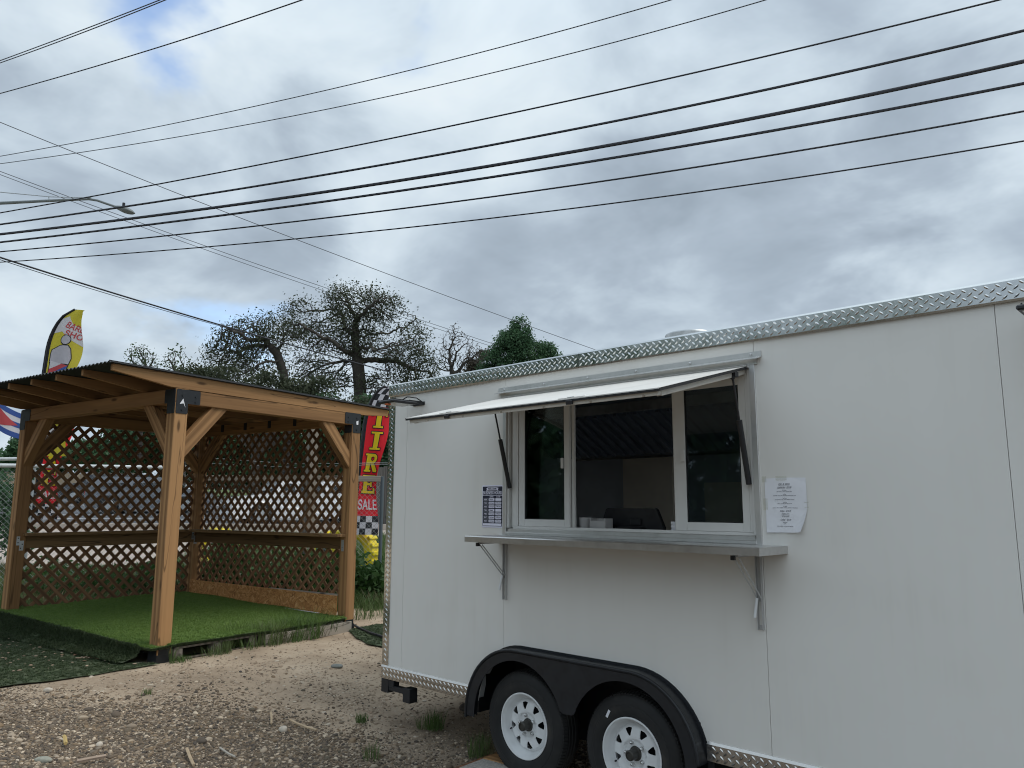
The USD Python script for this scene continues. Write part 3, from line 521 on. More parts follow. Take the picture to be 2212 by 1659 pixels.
# wheels
def make_wheel(xc, turn, sticker):
    w = UsdGeom.Xform.Define(stage, numbered(path_of(trailer), 'wheel')); matrix(w, frame((xc, -.012, WZC), (1, 0, 0))); w = w.GetPrim()
    R = TR
    prof = [(.196, -.15), (.21, -.178), (.25, -.192), (.30, -.190), (R-.018, -.172), (R-.004, -.150), (R, -.10), (R, -.06), (R-.002, -.022), (R-.010, .0), (R-.022, .012), (.29, .024), (.275, .0235), (.272, .026), (.245, .025), (.225, .018), (.211, .010), (.205, .004), (.19, -.02)]
    ty = lathe(prof, 72)
    a = np.arange(96)*2*math.pi/96
    blocks = []
    for k, t in enumerate(a):                               # shoulder tread blocks
        b = bx(-.0078, .0078, -.030, .0, -.006, .0055, .001); v = b.vertices.copy()
        z = v[:, 2]+R-.001+np.where(v[:, 1] > -.008, -.010, 0.0)
        b.vertices = np.c_[z*math.cos(t)-v[:, 0]*math.sin(t), z*math.sin(t)+v[:, 0]*math.cos(t), v[:, 1]+.002]; blocks.append(b)
    for h in (-.055, -.085, -.115):
        blocks.append(lathe([(R+.0, h-.012), (R+.0035, h-.010), (R+.0035, h+.010), (R, h+.012)], 72))
    t = obj('tyre', towards_camera_side(cat([ty]+blocks)), m_rubber, w, 35)
    # rim barrel and lip
    rim_prof = [(.186, -.13), (.186, -.035), (.192, -.012), (.206, .006), (.209, .010), (.209, .014), (.204, .0165), (.199, .014), (.196, .006), (.189, -.004), (.184, -.012), (.181, -.03), (.174, -.045), (.165, -.052), (.158, -.056)]
    rim = obj('rim', towards_camera_side(lathe(rim_prof, 72)), m_rim, w, 35)
    # pressed disc with eight slots shaped as rounded triangles and a dished centre
    holes = []
    for k in range(8):
        t0 = turn+k*math.pi/4
        tri = Polygon([(.145, -.027), (.145, .027), (.098, .010), (.098, -.010)]).buffer(.004)
        tri = Polygon([(.139, -.019), (.143, 0), (.139, .019), (.106, .003), (.106, -.003)]).buffer(.005)
        holes.append(affinity.rotate(tri, math.degrees(t0), origin=(0, 0)))
    disc = Point(0, 0).buffer(.166, 48).difference(unary_union(holes)).difference(Point(0, 0).buffer(.042, 24))
    dm = trimesh.creation.extrude_polygon(disc, .004, engine='earcut')
    dm = dm.subdivide_to_size(.02) if hasattr(dm, 'subdivide_to_size') else dm
    rr = np.hypot(dm.vertices[:, 0], dm.vertices[:, 1])
    dm.vertices[:, 2] += np.interp(rr, [.03, .058, .075, .082, .096, .12, .150, .158, .167], [-.036, -.036, -.032, -.024, -.020, -.022, -.032, -.042, -.056])
    obj('wheel_disc', towards_camera_side(dm), m_rim, rim, 25)
    obj('inner_brake_drum', towards_camera_side(lathe([(0.001, -.085), (.15, -.085), (.15, -.14)], 32)), m_blackmetal, w)
    obj('hub_cap', towards_camera_side(lathe([(.041, -.06), (.041, -.028), (.038, -.024), (.030, -.022), (.030, .030), (.027, .034), (.021, .036), (.020, .030), (.0005, .030)], 28)), m_hubm, w, 35)
    for k in range(5):
        t0 = turn+.35+k*2*math.pi/5
        n = lathe([(.0115, -.034), (.0115, -.018), (.0085, -.010), (.004, -.006), (.0003, -.005)], 6); n.apply_translation((.063*math.cos(t0), .063*math.sin(t0), 0))
        obj('lug_nut', towards_camera_side(n), m_chrome, rim)
    t0 = turn+3.3
    obj('valve_stem', towards_camera_side(tube([(.160*math.cos(t0), .160*math.sin(t0), -.045), (.150*math.cos(t0), .150*math.sin(t0), -.012)], .0055, 8)), m_black, rim, True)
    if sticker:
        s = bx(-.008, .008, -.0008, .0008, -.024, .024); v = s.vertices.copy(); a = math.radians(-28)
        s.vertices = np.c_[v[:, 0]*math.cos(a)-v[:, 2]*math.sin(a)-.155, v[:, 1]-.0262, v[:, 0]*math.sin(a)+v[:, 2]*math.cos(a)+.205]
        obj('tyre_sticker', s, m_paper, t)
make_wheel(WXS[0], 0.15, False); make_wheel(WXS[1], 0.30, True)
obj('axle', cat([tube([(x, .05, WZC), (x, TW-.05, WZC)], .04, 10) for x in WXS]), m_blackmetal, trailer)
# rear step bar under the body corner
obj('rear_step_bracket', cat([bx(.0, .09, -.012, .06, ZB-.105, ZB-.002, .003), bx(.07, .155, -.008, .05, ZB-.055, ZB-.003, .003)]), m_blackmetal, trailer)
obj('rear_step_bar', cat([bx(.09, .36, -.005, .045, ZB-.085, ZB-.045, .003), bx(.30, .385, -.03, .05, ZB-.135, ZB-.030, .004)]), m_blackmetal, trailer)
# roof vent cap
vp = np.array(at(1490, 722, 5.65))
vent = obj('roof_vent', (lambda m: (m.apply_translation((vp[0], vp[1], 0)), m)[1])(lathe([(.10, ZT+.02), (.10, vp[2]-.07), (.165, vp[2]-.05), (.178, vp[2]-.042), (.180, vp[2]-.012), (.176, vp[2]-.004), (.10, vp[2]+.001), (.0005, vp[2]+.003)], 32)), m_galv, trailer, 30)
# flat floodlights on the wall
def flood(x):
    f = obj('floodlight', None or bx(x-.10, x+.10, -.34, -.10, 2.575, 2.597, .006), m_black, trailer)
    obj('lens', bx(x-.082, x+.082, -.322, -.135, 2.5715, 2.5755), plain('lamp_lens', (0.62, 0.63, 0.62), .25), f)
    obj('arm', cat([bx(x-.07, x-.06, -.16, -.001, 2.588, 2.612, .002), bx(x+.06, x+.07, -.16, -.001, 2.588, 2.612, .002), bx(x-.07, x+.07, -.008, -.001, 2.585, 2.615, .002)]), m_black, f)
    obj('heat_sink', cat([bx(x-.085+.02*k, x-.08+.02*k, -.32, -.17, 2.5975, 2.606) for k in range(9)]), m_black, f)
    obj('cord', tube([(x, -.19, 2.607), (x+.03, -.15, 2.640), (x+.06, -.08, 2.635), (x+.07, -.012, 2.60)], .005, 6), m_black, f, True)
    obj('sensor', bx(x-.02, x+.02, -.335, -.30, 2.560, 2.5712, .003), plain('orange_plastic', (.6, .13, .03), .5), f)
flood(0.385); flood(4.712)
# inside: hood with baffle filters, back panel, counter
hood = obj('exhaust_hood', prism(Polygon([(1.42, 2.745), (1.42, 2.59), (1.44, 2.59), (2.06, 2.27), (2.10, 2.27), (2.10, 2.745)]), .06, 4.4, 'x'), m_hood, trailer)
obj('hood_lip', bx(.06, 4.4, 1.395, 1.418, 2.575, 2.66, .004), m_steel, trailer)
for k in range(40):
    x = .10+k*.107
    b = bx(-.018, .018, .0, .66, -.010, .022); v = b.vertices.copy(); a = math.atan2(-.32, .62)
    b.vertices = np.c_[v[:, 0]+x, 1.455+v[:, 1]*math.cos(a)+v[:, 2]*math.sin(a), 2.575+v[:, 1]*math.sin(a)-v[:, 2]*math.cos(a)]; b.fix_normals()
    obj('baffle_slat', b, m_hood, hood)
m_warmpanel = plain('backsplash_steel', (0.80, 0.71, 0.58), 0.45, 0.05, 0.1, 2)
obj('backsplash', bx(.70, 1.27, TW-.085, TW-.055, .9, 2.25), m_warmpanel, trailer); obj('backsplash', bx(1.60, 4.2, TW-.080, TW-.055, .9, 2.0), m_warmpanel, trailer); obj('wall_rail', bx(.06, 4.2, TW-.10, TW-.056, 2.252, 2.268), m_steel, trailer)
obj('counter', cat([bx(1.0, 4.2, .09, .55, 1.56, 1.60), bx(1.0, 4.2, .52, .55, .82, 1.56)]), m_inside, trailer)
obj('tall_fridge', cat([bx(.15, .72, 1.0, 1.36, .82, 2.2, .01), bx(.66, .69, .985, .9995, 1.2, 1.9)]), plain('fridge_grey', (.55, .57, .57), .4), trailer)
mon = thing('register_monitor', 'black register monitor seen from behind inside the serving window', 'monitor')
mm = prism(Polygon([(2.03, 1.602), (2.02, 1.645), (2.065, 1.76), (2.08, 1.768), (2.45, 1.768), (2.465, 1.76), (2.515, 1.645), (2.51, 1.602)]).buffer(0), .26, .29)
obj('screen_back', mm, m_black, mon); obj('stand', bx(2.18, 2.38, .20, .38, 1.601, 1.65, .006), m_black, mon)
obj('port_cover', bx(2.27, 2.35, .245, .259, 1.66, 1.70, .003), m_blackmetal, mon)
bxm = thing('straw_box', 'small white open carton on counter left of the register monitor', 'box')
obj('carton', cat([bx(2.05, 2.06, .10, .18, 1.601, 1.70), bx(2.17, 2.18, .10, .18, 1.601, 1.70), bx(2.0601, 2.1699, .10, .108, 1.601, 1.685), bx(2.0601, 2.1699, .172, .18, 1.601, 1.70), bx(2.0601, 2.1699, .108, .172, 1.601, 1.61)]), plain('dull_card', (.42, .41, .40), .7), bxm)
cup = thing('cup_stack', 'white paper lids stacked on counter right of the register monitor', 'cups')
for k in range(4):
    l = lathe([(.0005, 0), (.045, 0), (.05, .012), (.048, .022), (.0005, .024)], 24); l.apply_translation((2.71, .13, 1.601+.022*k)); obj('lid', l, m_paper, cup, 30)
ctn = lathe([(.0005, 0), (.035, 0), (.045, .10), (.047, .104), (.0005, .105)], 20); ctn.apply_translation((1.985, .14, 1.601))
tag(obj('paper_cup', ctn, '/World/Looks/dull_card', smooth=30), 'upturned white paper cup at left corner of the open window', 'cup')
# certificates stuck inside the left pane
for z0 in (1.78, 1.875):
    obj('window_notice', bx(1.541, 1.590, .036, .037, z0, z0+.085), plain('notice_paper%d' % int(z0*1000), (.42, .44, .44), .6), trailer)

# business hours sign on the wall
sg = thing('business_hours_sign', 'navy and white business hours sign left of serving window', 'sign', (1.137, -.0015, 1.625))
SW, SH = .212, .303
def plate2(x0, x1, z0, z1, y, r=.004, t=.0006): return prism(sbox(x0+r, z0+r, x1-r, z1-r).buffer(r, 4), y-t, y)
obj('board', plate2(0, SW, 0, SH, 0.0, .004, .0012), m_signwhite, sg)
Y1, Y2, Y3 = -.0014, -.0022, -.0030
obj('panel', cat([plate2(.007, SW-.007, .232, SH-.010, Y1), plate2(.007, SW-.007, .010, .228, Y1)]), m_signdark, sg)
def put(s, h, x, z, m, w=None, y=Y2, bold=True, slant=0, center=True, name='lettering'):
    t = text(s, h, .0006, bold, w, slant); wd = t.bounds[1, 0]
    v = t.vertices.copy(); t.vertices = np.c_[v[:, 0]+x-(wd/2 if center else 0), y-v[:, 2], v[:, 1]+z]; t.fix_normals()
    return obj(name, t, m, sg)
obj('ribbon', cat([plate2(.055, SW-.055, .266, .287, Y2, .001), prism(Polygon([(.044, .262), (.0545, .262), (.0545, .283), (.044, .283), (.049, .2725)]), Y2-.0006, Y2), prism(Polygon([(SW-.044, .262), (SW-.0545, .262), (SW-.0545, .283), (SW-.044, .283), (SW-.049, .2725)]), Y2-.0006, Y2)]), m_signwhite, sg)
put('WELCOME', .012, SW/2, .2705, m_signdark, .088, Y3)
put('BUSINESS HOURS', .022, SW/2, .237, m_signwhite, .190)
put('OPEN', .0085, .098, .214, m_signwhite, .036); put('CLOSE', .0085, .166, .214, m_signwhite, .042)
for k, dname in enumerate(['MON', 'TUE', 'WED', 'THU', 'FRI', 'SAT', 'SUN']):
    z = .190-.0255*k
    ring = sbox(.017, z+.003, .056, z+.015).buffer(.004, 4); obj('day_box', prism(ring.difference(ring.buffer(-.0018)), Y2-.0005, Y2), m_signgrey, sg)
    put(dname, .010, .0365, z+.004, m_signwhite, .026)
    obj('time_box', plate2(.070, .128, z, z+.019, Y2, .003), m_signwhite, sg); obj('time_box', plate2(.138, .197, z, z+.019, Y2, .003), m_signwhite, sg)
    if dname in ('MON', 'THU'): put('Closed', .009, .095, z+.005, m_signdark, .036, Y3, False, .25)
    else:
        put('7:00 am' if dname != 'TUE' else '8:00 am', .0085, .099, z+.005, m_signdark, .046, Y3, False, .2); put('2:00 pm', .0085, .1675, z+.005, m_signdark, .047, Y3, False, .2)
obj('note_box', plate2(.012, SW-.012, .013, .030, Y2, .002), m_signwhite, sg)

# menu sheet taped to the wall, its lower right corner curling off
mn = thing('menu_sheet', 'white paper menu taped to wall right of serving window', 'menu', (3.331, -.002, 1.643))
PW, PH = .226, .286
def curl(x, z):
    x, z = np.asarray(x, float), np.asarray(z, float)
    q = np.clip((x-.135)/.09-(z-.0)/.13, 0, 2)
    y = -.0015-.030*q**1.5-.002*(np.sin(z*40+x*13)+1)*.5-.0015*(np.sin(x*55)+1)*smooth((.1-z)/.1)
    return x-.030*q**1.3, y, z+.006*q
U, V_ = np.meshgrid(np.linspace(0, PW, 34), np.linspace(0, PH, 42), indexing='ij')
X, Y, Z = curl(U, V_)
Z = Z+.002*np.sin(U*14); i = np.arange(34*42).reshape(34, 42)
fq = np.stack([i[:-1, :-1], i[1:, :-1], i[1:, 1:], i[:-1, 1:]], -1).reshape(-1, 4)
obj('sheet', (np.stack([X, Y, Z], -1).reshape(-1, 3), fq), m_paper, mn, True)
def menu_line(s, h, z, slant=0.0, w=None, bold=False, cx=.108):
    t = text(s, h, .0003, bold, w, slant); v = t.vertices.copy(); x = v[:, 0]-t.bounds[1, 0]/2+cx; zz = v[:, 1]+z
    X, Y, Z = curl(x, zz); t.vertices = np.c_[X, Y-.0012-v[:, 2], Z+.002*np.sin(x*14)]; t.fix_normals(); obj('menu_text', t, m_ink, mn)
menu_line('On A Roll', .0105, .2475, .35, .060); U0 = bx(.078, .138, -.0046, -.0044, .2448, .2456); obj('underline', U0, m_ink, mn)
menu_line('Sandwiches - $10.00', .0095, .229, .35, .076)
for s, z, w in (('The Classic', .2185, .024), ('Ham, Swiss, Tomato, Mustard, Mayo', .2115, .082), ('The Roast', .1975, .019), ('Roast Beef, Tomato, Onion, Mozzarella and Horseradish Cream', .190, .124), ('The Cuban', .1765, .022), ('Roasted Pork, Ham, Swiss, Mustard, Pickles', .169, .103),
                ('The Club', .155, .021), ('Bacon, Tomato, Avocado, Cream', .148, .078), ('The Veggie', .134, .024), ('Hummus, Lettuce, Tomato, Cucumber, Spinach and Feta, Olives', .126, .137)):
    menu_line(s, .0042, z, 0, w)
menu_line('Crepes - $10.00', .0095, .105, .35, .060)
for s, z, w in (('Strawberry Lemon', .095, .040), ('Blueberry, Banana', .0885, .041), ('Banana Nutella', .082, .038)): menu_line(s, .0042, z, 0, w)
menu_line('Coffee - $5.00', .0095, .0605, .35, .056)
for s, z, w in (('Americano', .051, .024), ('Latte', .0445, .011), ('Ask us about our seasonal specials', .030, .088)): menu_line(s, .0042, z, 0, w, cx=.104)
m_tape = mat('clear_tape', {'t': ('transparent_bsdf', {'color': (.98, .98, .96)}), 'g': ('glossy_bsdf', {'roughness': .3}), 'mx': ('mix_closure', {'fac': .07})}, [('t.BSDF', 'mx.closure1'), ('g.BSDF', 'mx.closure2')], 'mx.closure')
for x0, x1, z0, z1 in ((.065, .125, PH-.012, PH+.012), (-.012, .014, .12, .18), (PW-.012, PW+.010, .155, .161), (PW-.012, PW+.010, .130, .136), (-.012, .012, PH-.02, PH+.012)):
    obj('tape', bx(x0, x1, -.0075, -.0072, z0, z1), m_tape, mn)

# wooden step lying in front of the first wheel
st = thing('wooden_step', 'wooden step with shingle top lying in front of first wheel', 'step')
c0, c1, c2 = on_ground(1085, 1638), on_ground(1010, 1668), on_ground(1170, 1668)
O = c0+np.array([0, 0, .045]); e1 = np.array([*(c1-c0)[:2], 0]); e1 /= np.linalg.norm(e1); e2 = np.array([*(c2-c0)[:2], 0]); e2 = e2-e1*(e1@e2); e2 /= np.linalg.norm(e2)
mfr = np.eye(4); mfr[0, :3] = e2; mfr[1, :3] = -e1 if np.cross(e2, -e1)[2] > 0 else e1; mfr[2, :3] = (0, 0, 1); mfr[3, :3] = O
sgn = -1 if np.cross(e2, -e1)[2] > 0 else 1
yy = lambda a, b: (min(sgn*a, sgn*b), max(sgn*a, sgn*b))
obj('plank', bx(0, .9, *yy(.0, .21), -.03, .008, .003), m_wood, st, M=mfr)
obj('side_board', bx(-.028, -.001, *yy(-.004, .6), -.045, .002, .003), lumber('brown_board', (.22, .10, .05), (.10, .045, .02)), st, M=mfr)
obj('shingle_top', bx(0, .9, *yy(.213, .6), -.03, .004, .002), plain('mineral_shingle', (.40, .37, .33), .95, 0, .35, 60, .6, 200), st, M=mfr)

# ------------------------------------------------------------------ timber shelter
PB = np.array([-2.186, -.889, ZG]); PA = math.radians(9.304)
PL, PWD, HB, BT = 3.033, 2.297, 2.390, 0.135
pav = thing('timber_shelter', 'timber shelter with lattice walls and black corrugated roof', 'shelter', PB, PA)
pex = np.array([math.cos(PA), math.sin(PA)]); pey = np.array([-math.sin(PA), math.cos(PA)])
def pw(x, y, z=0.0): q = PB[:2]+pex*x+pey*y; return np.array([q[0], q[1], PB[2]+z])
def beam(name, a, b, w, h, m, parent=None, up=(0, 0, 1), bev=.004, ext=0.0):
    """a squared timber from a to b (centre line), its own x axis along the grain"""
    a, b = np.array(a, float), np.array(b, float); L = np.linalg.norm(b-a)
    return obj(name, bx(-L/2-ext, L/2+ext, -w/2, w/2, -h/2, h/2, bev), m, parent or pav, M=frame((a+b)/2, b-a, up))
PX, PYS = (0.0, -PL), (0.0, PWD); n = .0675
deck_z = lambda x: .15+.030*(-x)
for x, y in ((0, 0), (-PL, 0), (0, PWD), (-PL, PWD)):
    beam('post', (x, y, .0 if (x == 0) else .0), (x, y, HB), 2*n, 2*n, m_wood, up=(0, 1, 0))
    if x == 0:
        obj('post_base', cat([bx(x-n-.004, x+n+.004, y-n-.004, y+n+.004, -.03, .07), bx(x+n+.0005, x+n+.005, y-n+.012, y+n-.012, .0705, .12), bx(x-n+.012, x+n-.012, y-n-.005, y-n-.0005, .0705, .12)]), m_blackmetal, pav)
beam('beam', (-PL-n, 0, HB+BT/2), (n, 0, HB+BT/2), 2*n, BT, m_wood); beam('beam', (-PL-n, PWD, HB+BT/2-.01), (n, PWD, HB+BT/2-.01), 2*n, BT, m_wood)
beam('side_beam', (0, n+.002, HB+BT/2-.006), (0, PWD-n-.002, HB+BT/2-.012), 2*n-.004, BT, m_wood); beam('side_beam', (-PL, n+.002, HB+BT/2), (-PL, PWD-n-.002, HB+BT/2), 2*n-.004, BT, m_wood)
# rafters with cut tails
rz0 = HB+BT+.002
raf = Polygon([(-.69, 2.608), (-.69, 2.664), (2.83, 2.614), (2.83, 2.545), (2.45, rz0-.012), (2.0, rz0-.010), (.12, rz0), (-.12, rz0+.004)])
for k, x in enumerate([.047, -.47, -.97, -1.47, -1.97, -2.47, -3.03]):
    m = prism(raf, 0, .04 if k else .042, 'z'); v = m.vertices.copy(); m.vertices = np.c_[v[:, 0], v[:, 2]-.02, v[:, 1]]; m.fix_normals()
    obj('rafter', m, m_wood, pav, M=frame((x, 0, 0), (0, 1, 0)))
# corrugated roof sheet
xs = np.arange(-3.55, .115, .067/8); zc = .009*np.cos(xs*2*math.pi/.067)
ys = np.linspace(-.735, 2.87, 8)
top = np.array([(x, y, 2.676-.0142*(y+.69)+z+.000) for y in ys for x, z in zip(xs, zc)]); nxs = len(xs)
f = [(j*nxs+i, j*nxs+i+1, (j+1)*nxs+i+1, (j+1)*nxs+i) for j in range(len(ys)-1) for i in range(nxs-1)]
bot = top-[0, 0, .003]; nn = len(top); f2 = [tuple(nn+q for q in reversed(t)) for t in f]
edge = [(i+1, i, nn+i, nn+i+1) for i in range(nxs-1)]+[((len(ys)-1)*nxs+i, (len(ys)-1)*nxs+i+1, nn+(len(ys)-1)*nxs+i+1, nn+(len(ys)-1)*nxs+i) for i in range(nxs-1)]
obj('roof_sheet', (np.vstack([top, bot]), np.array(f+f2+edge)), m_roofing, pav)
obj('roof_edge', prism(Polygon([(-.735, 2.664), (-.735, 2.692), (2.87, 2.642), (2.87, 2.616)]), .072, .078, 'x'), m_roofing, pav)
# knee braces
def brace(post, d, top=.53, low=.53, th=.085, zt=HB):
    d = np.array([d[0], d[1], 0.0]); p = np.array([post[0], post[1], 0.0]); side = np.cross(d, [0, 0, 1.0])
    poly = Polygon([(n, zt-low), (n+.0, zt-low+.19), (top-.19+n*.2, zt-.001), (top, zt-.001)])
    L = math.hypot(top-n, low); u = np.array([(top-n)/L, low/L]); Mf = frame(p, d*u[0]+np.array([0, 0, u[1]]), side)
    c = np.array(poly.exterior.coords)[:-1]; xx = c@u; yv = c@np.array([-u[1], u[0]])
    pl = Polygon(np.c_[xx, yv]); m = trimesh.creation.extrude_polygon(pl, th, engine='earcut'); m.apply_translation((0, 0, -th/2))
    if np.cross(Mf[2, :3], Mf[0, :3])@np.array([-d[0]*u[1], -d[1]*u[1], u[0]]) < 0: m.vertices[:, 1] *= -1; m.fix_normals()
    return obj('knee_brace', m, m_wood, pav, M=Mf)
for x, y, dx, dy in ((0, 0, 0, 1), (0, 0, -1, 0), (-PL, 0, 1, 0), (-PL, 0, 0, 1), (0, PWD, 0, -1), (0, PWD, -1, 0), (-PL, PWD, 1, 0), (-PL, PWD, 0, -1)):
    brace((x, y), (dx, dy))
# black corner plates
def corner_plates(x, y, sy):
    e = n+.0025
    T = unary_union([sbox(-n+.006, 2.285, n-.006, 2.50), sbox(-n+.006 if sy > 0 else -.19, 2.385, .19 if sy > 0 else n-.006, 2.52)]).buffer(-.012).buffer(.012, 2)
    obj('corner_plate', prism(affinity.translate(T, y, 0), x+e-.002, x+e+.003, 'x'), m_blackmetal, pav)
    T2 = unary_union([sbox(-n+.006, 2.285, n-.006, 2.50), sbox(-.11, 2.385, n-.006, 2.52)]).buffer(-.012).buffer(.012, 2)
    obj('corner_plate', prism(affinity.translate(T2, x, 0), y-e-.003, y-e+.002), m_blackmetal, pav)
    for q, z in ((.0, 2.46), (.14*sy, 2.46), (.0, 2.32), (.14*sy, 2.41)):
        b = trimesh.creation.cylinder(.009, .008, sections=6); v = b.vertices.copy(); b.vertices = np.c_[v[:, 2]+x+e+.006, v[:, 0]+y+q, v[:, 1]+z]; obj('bolt', b, m_blackmetal, pav)
    tg = Polygon([(y-.028, 2.375), (y+.006, 2.43), (y+.035, 2.345), (y+.012, 2.385)]) if sy > 0 else Polygon([(y-.015, 2.42), (y+.02, 2.435), (y+.02, 2.385), (y-.005, 2.38)])
    obj('price_tag', prism(tg, x+e+.0045, x+e+.0055, 'x'), m_paper, pav)
corner_plates(0, 0, 1); corner_plates(0, PWD, -1)
e = n+.0025
obj('corner_plate', cat([prism(unary_union([sbox(-PL-n+.006, 2.285, -PL+n-.006, 2.5), sbox(-PL-n+.006, 2.385, -PL+.17, 2.52)]).buffer(-.012).buffer(.012, 2), -e-.003, -e+.002)]), m_blackmetal, pav)
for y in (PWD-n-.003,):
    for x in (-2.47, -1.97, -1.47, -.97): obj('rafter_tie', bx(x-.03, x+.03, y-.004, y-.0005, 2.42, 2.52), m_blackmetal, pav)
# mid rails with a narrow counter board
RZ = 1.095
beam('counter_board', (-PL+n+.03, PWD-.12, RZ-.019), (n*.3, PWD-.12, RZ-.019), .14, .036, m_rail); beam('rail', (-PL+n, PWD-.03, RZ-.11), (-n, PWD-.03, RZ-.11), .04, .14, m_rail)
beam('counter_board', (-PL+.12, .03, RZ-.019), (-PL+.12, PWD-.195, RZ-.019), .14, .036, m_rail); beam('rail', (-PL+.03, n, RZ-.11), (-PL+.03, PWD-n, RZ-.11), .04, .14, m_rail)
for x, y, s in ((-PL+n+.004, .0, 0), (0, PWD-n-.004, 1), (-PL+n+.004, PWD-.07, 0)):
    poly = [(-.03, RZ-.18), (.03, RZ-.18), (.03, RZ-.04), (-.03, RZ-.04)]
    if s == 0: m = cat([bx(x-.003, x, y-.035, y+.0, RZ-.14, RZ-.04), bx(x-.003, x, y+.0005, y+.045, RZ-.20, RZ-.09)]); hs = [(x+.0015, y-.018, RZ-.06), (x+.0015, y-.018, RZ-.11), (x+.0015, y+.03, RZ-.13), (x+.0015, y+.015, RZ-.175)]
    else: m = bx(x+.0-.04, x+.0, y-.001, y+.002, RZ-.20, RZ-.07); hs = [(x-.02, y-.003, RZ-.16), (x-.02, y-.003, RZ-.185)]
    jh = obj('joist_hanger', m, m_galv, pav)
    obj('bolt_hole', cat([bx(a-.0015, a+.0015, b-.006, b+.006, c-.006, c+.006) for a, b, c in hs]), m_black, jh)
# lattice: every strip its own board, two layers crossing at 45 degrees
PITCH_L = .150; SWD, STH = .042, .007
def lattice(to_local, u0, u1, zlow, zhigh, layer_dirs):
    """strips clipped to the rectangle u0..u1 x zlow..zhigh (zlow may slope)"""
    rect = Polygon([(u0, zlow(u0)), (u1, zlow(u1)), (u1, zhigh), (u0, zhigh)])
    for sgn2, w in ((1, -STH/2-.0004), (-1, STH/2+.0004)):
        c = np.arange(u0-4, u1+4, PITCH_L)
        for c0 in c+(.03 if sgn2 > 0 else .0):
            line = LineString([(c0-4*sgn2, zhigh-4+2-2), (c0+4*sgn2, zhigh+4)])
            cut = line.intersection(rect)
            if cut.is_empty or cut.geom_type != 'LineString' or cut.length < .06: continue
            (ua, za), (ub, zb_) = cut.coords[0], cut.coords[-1]
            a, b, up = to_local(ua, za, w), to_local(ub, zb_, w), layer_dirs
            L = np.linalg.norm(np.array(b)-np.array(a))
            strip = Polygon([(-L/2, -SWD/2), (L/2, -SWD/2), (L/2, SWD/2), (-L/2, SWD/2)])
            obj('lattice_strip', bx(-L/2, L/2, -SWD/2, SWD/2, -STH/2, STH/2), m_lattice, pav, M=frame((np.array(a)+np.array(b))/2, np.array(b)-np.array(a), up))
backw = lambda u, z, w: (u, PWD+.02+w, z); leftw = lambda u, z, w: (-PL-.02+w, u, z)
lattice(backw, -PL+n, -n, lambda u: RZ-.0, HB-.004, (0, 1, 0)); lattice(backw, -PL+n, -n, lambda u: .36+.012*(-u), RZ-.175, (0, 1, 0))
lattice(leftw, n, PWD-n, lambda u: RZ-.0, HB-.004, (1, 0, 0)); lattice(leftw, n, PWD-n, lambda u: .24, RZ-.175, (1, 0, 0))
ov = prism(Polygon([(-PL+n, .235), (-n-.002, .150), (-n-.002, .385), (-PL+n, .415)]), PWD-n-.018, PWD-n-.006); obj('strand_board_kick', ov, m_osb, pav)
obj('batten', bx(-1.3, -n-.01, PWD-n-.004, PWD-n+.03, .385, .402), m_greywood, pav)

# deck: pallets, and turf over them
def pallet(x0, x1, y0, y1, label, zt):
    c = pw((x0+x1)/2, (y0+y1)/2); t = thing('wooden_pallet', label, 'pallet', (c[0], c[1], ZG), PA, 'pallets under the shelter deck')
    a, b = (x1-x0)/2, (y1-y0)/2
    for k in range(7):
        yb = -b+.05+(2*b-.1)*k/6
    for k in range(6):
        xb = a-.045-(2*a-.09)*k/5
        obj('deck_board', bx(xb-.045, xb+.045, -b, b, zt-.018, zt), m_greywood, t)
    for k in range(3):
        yb = -b+.045+(2*b-.09)*k/2
        for xb in (a-.05, 0, -a+.05): obj('block', bx(xb-.05, xb+.05, yb-.045, yb+.045, .018, zt-.0185, .003), m_greywood, t)
        for xb in (a-.05, ): obj('bottom_board', bx(xb-.05, xb+.05, -b, b, -.0, .0175), m_greywood, t)
    return t
pallet(-.86, .07, .10, 1.02, 'grey wooden pallet under the turf deck right behind the near post', .118)
pallet(-.86, .07, 1.08, 2.20, 'grey wooden pallet with weeds in front, by the far right post', .118)
skirt_b = thing('deck_skirt_board', 'grey timber edging board under the turf between pallet and far post', 'board', (pw(.085, 1.72)[0], pw(.085, 1.72)[1], ZG), PA)
obj('board', bx(-.60, .60, -.02, .02, -.06, .06, .004), m_greywood, skirt_b, M=frame((0, -.02, .045), (0, 1, 0)))
dz = lambda x, y: .148+.030*(-x)+.006*np.sin(x*5+y*3)+.004*np.sin(y*9)
ux, uy = np.linspace(-PL-.06, .085, 60), np.linspace(-.13, PWD-.06, 50)
DX, DY = np.meshgrid(ux, uy, indexing='ij'); i = np.arange(DX.size).reshape(DX.shape)
DZ = dz(DX, DY); pts = np.stack([DX, DY, DZ], -1).reshape(-1, 3)
fq = np.stack([i[:-1, :-1], i[1:, :-1], i[1:, 1:], i[:-1, 1:]], -1).reshape(-1, 4)
low = pts-[0, 0, .022]; N_ = len(pts); ring = np.r_[i[:, 0], i[-1, 1:], i[-2::-1, -1], i[0, -2:0:-1]]
fe = np.array([(ring[(k+1) % len(ring)], ring[k], N_+ring[k], N_+ring[(k+1) % len(ring)]) for k in range(len(ring))])
turf_t = thing('artificial_turf', 'bright green artificial turf covering the raised shelter deck', 'turf', PB, PA)
m_turfbase = plain('turf_base', (0.11, 0.185, 0.04), .9, 0, .25, 3)
obj('mat', (np.vstack([pts, low]), np.vstack([fq, fe[:, ::-1]])), m_turfbase, turf_t)
m_turfside = plain('turf_edge_dark', (0.02, 0.05, 0.025), .95, 0, .3, 40)
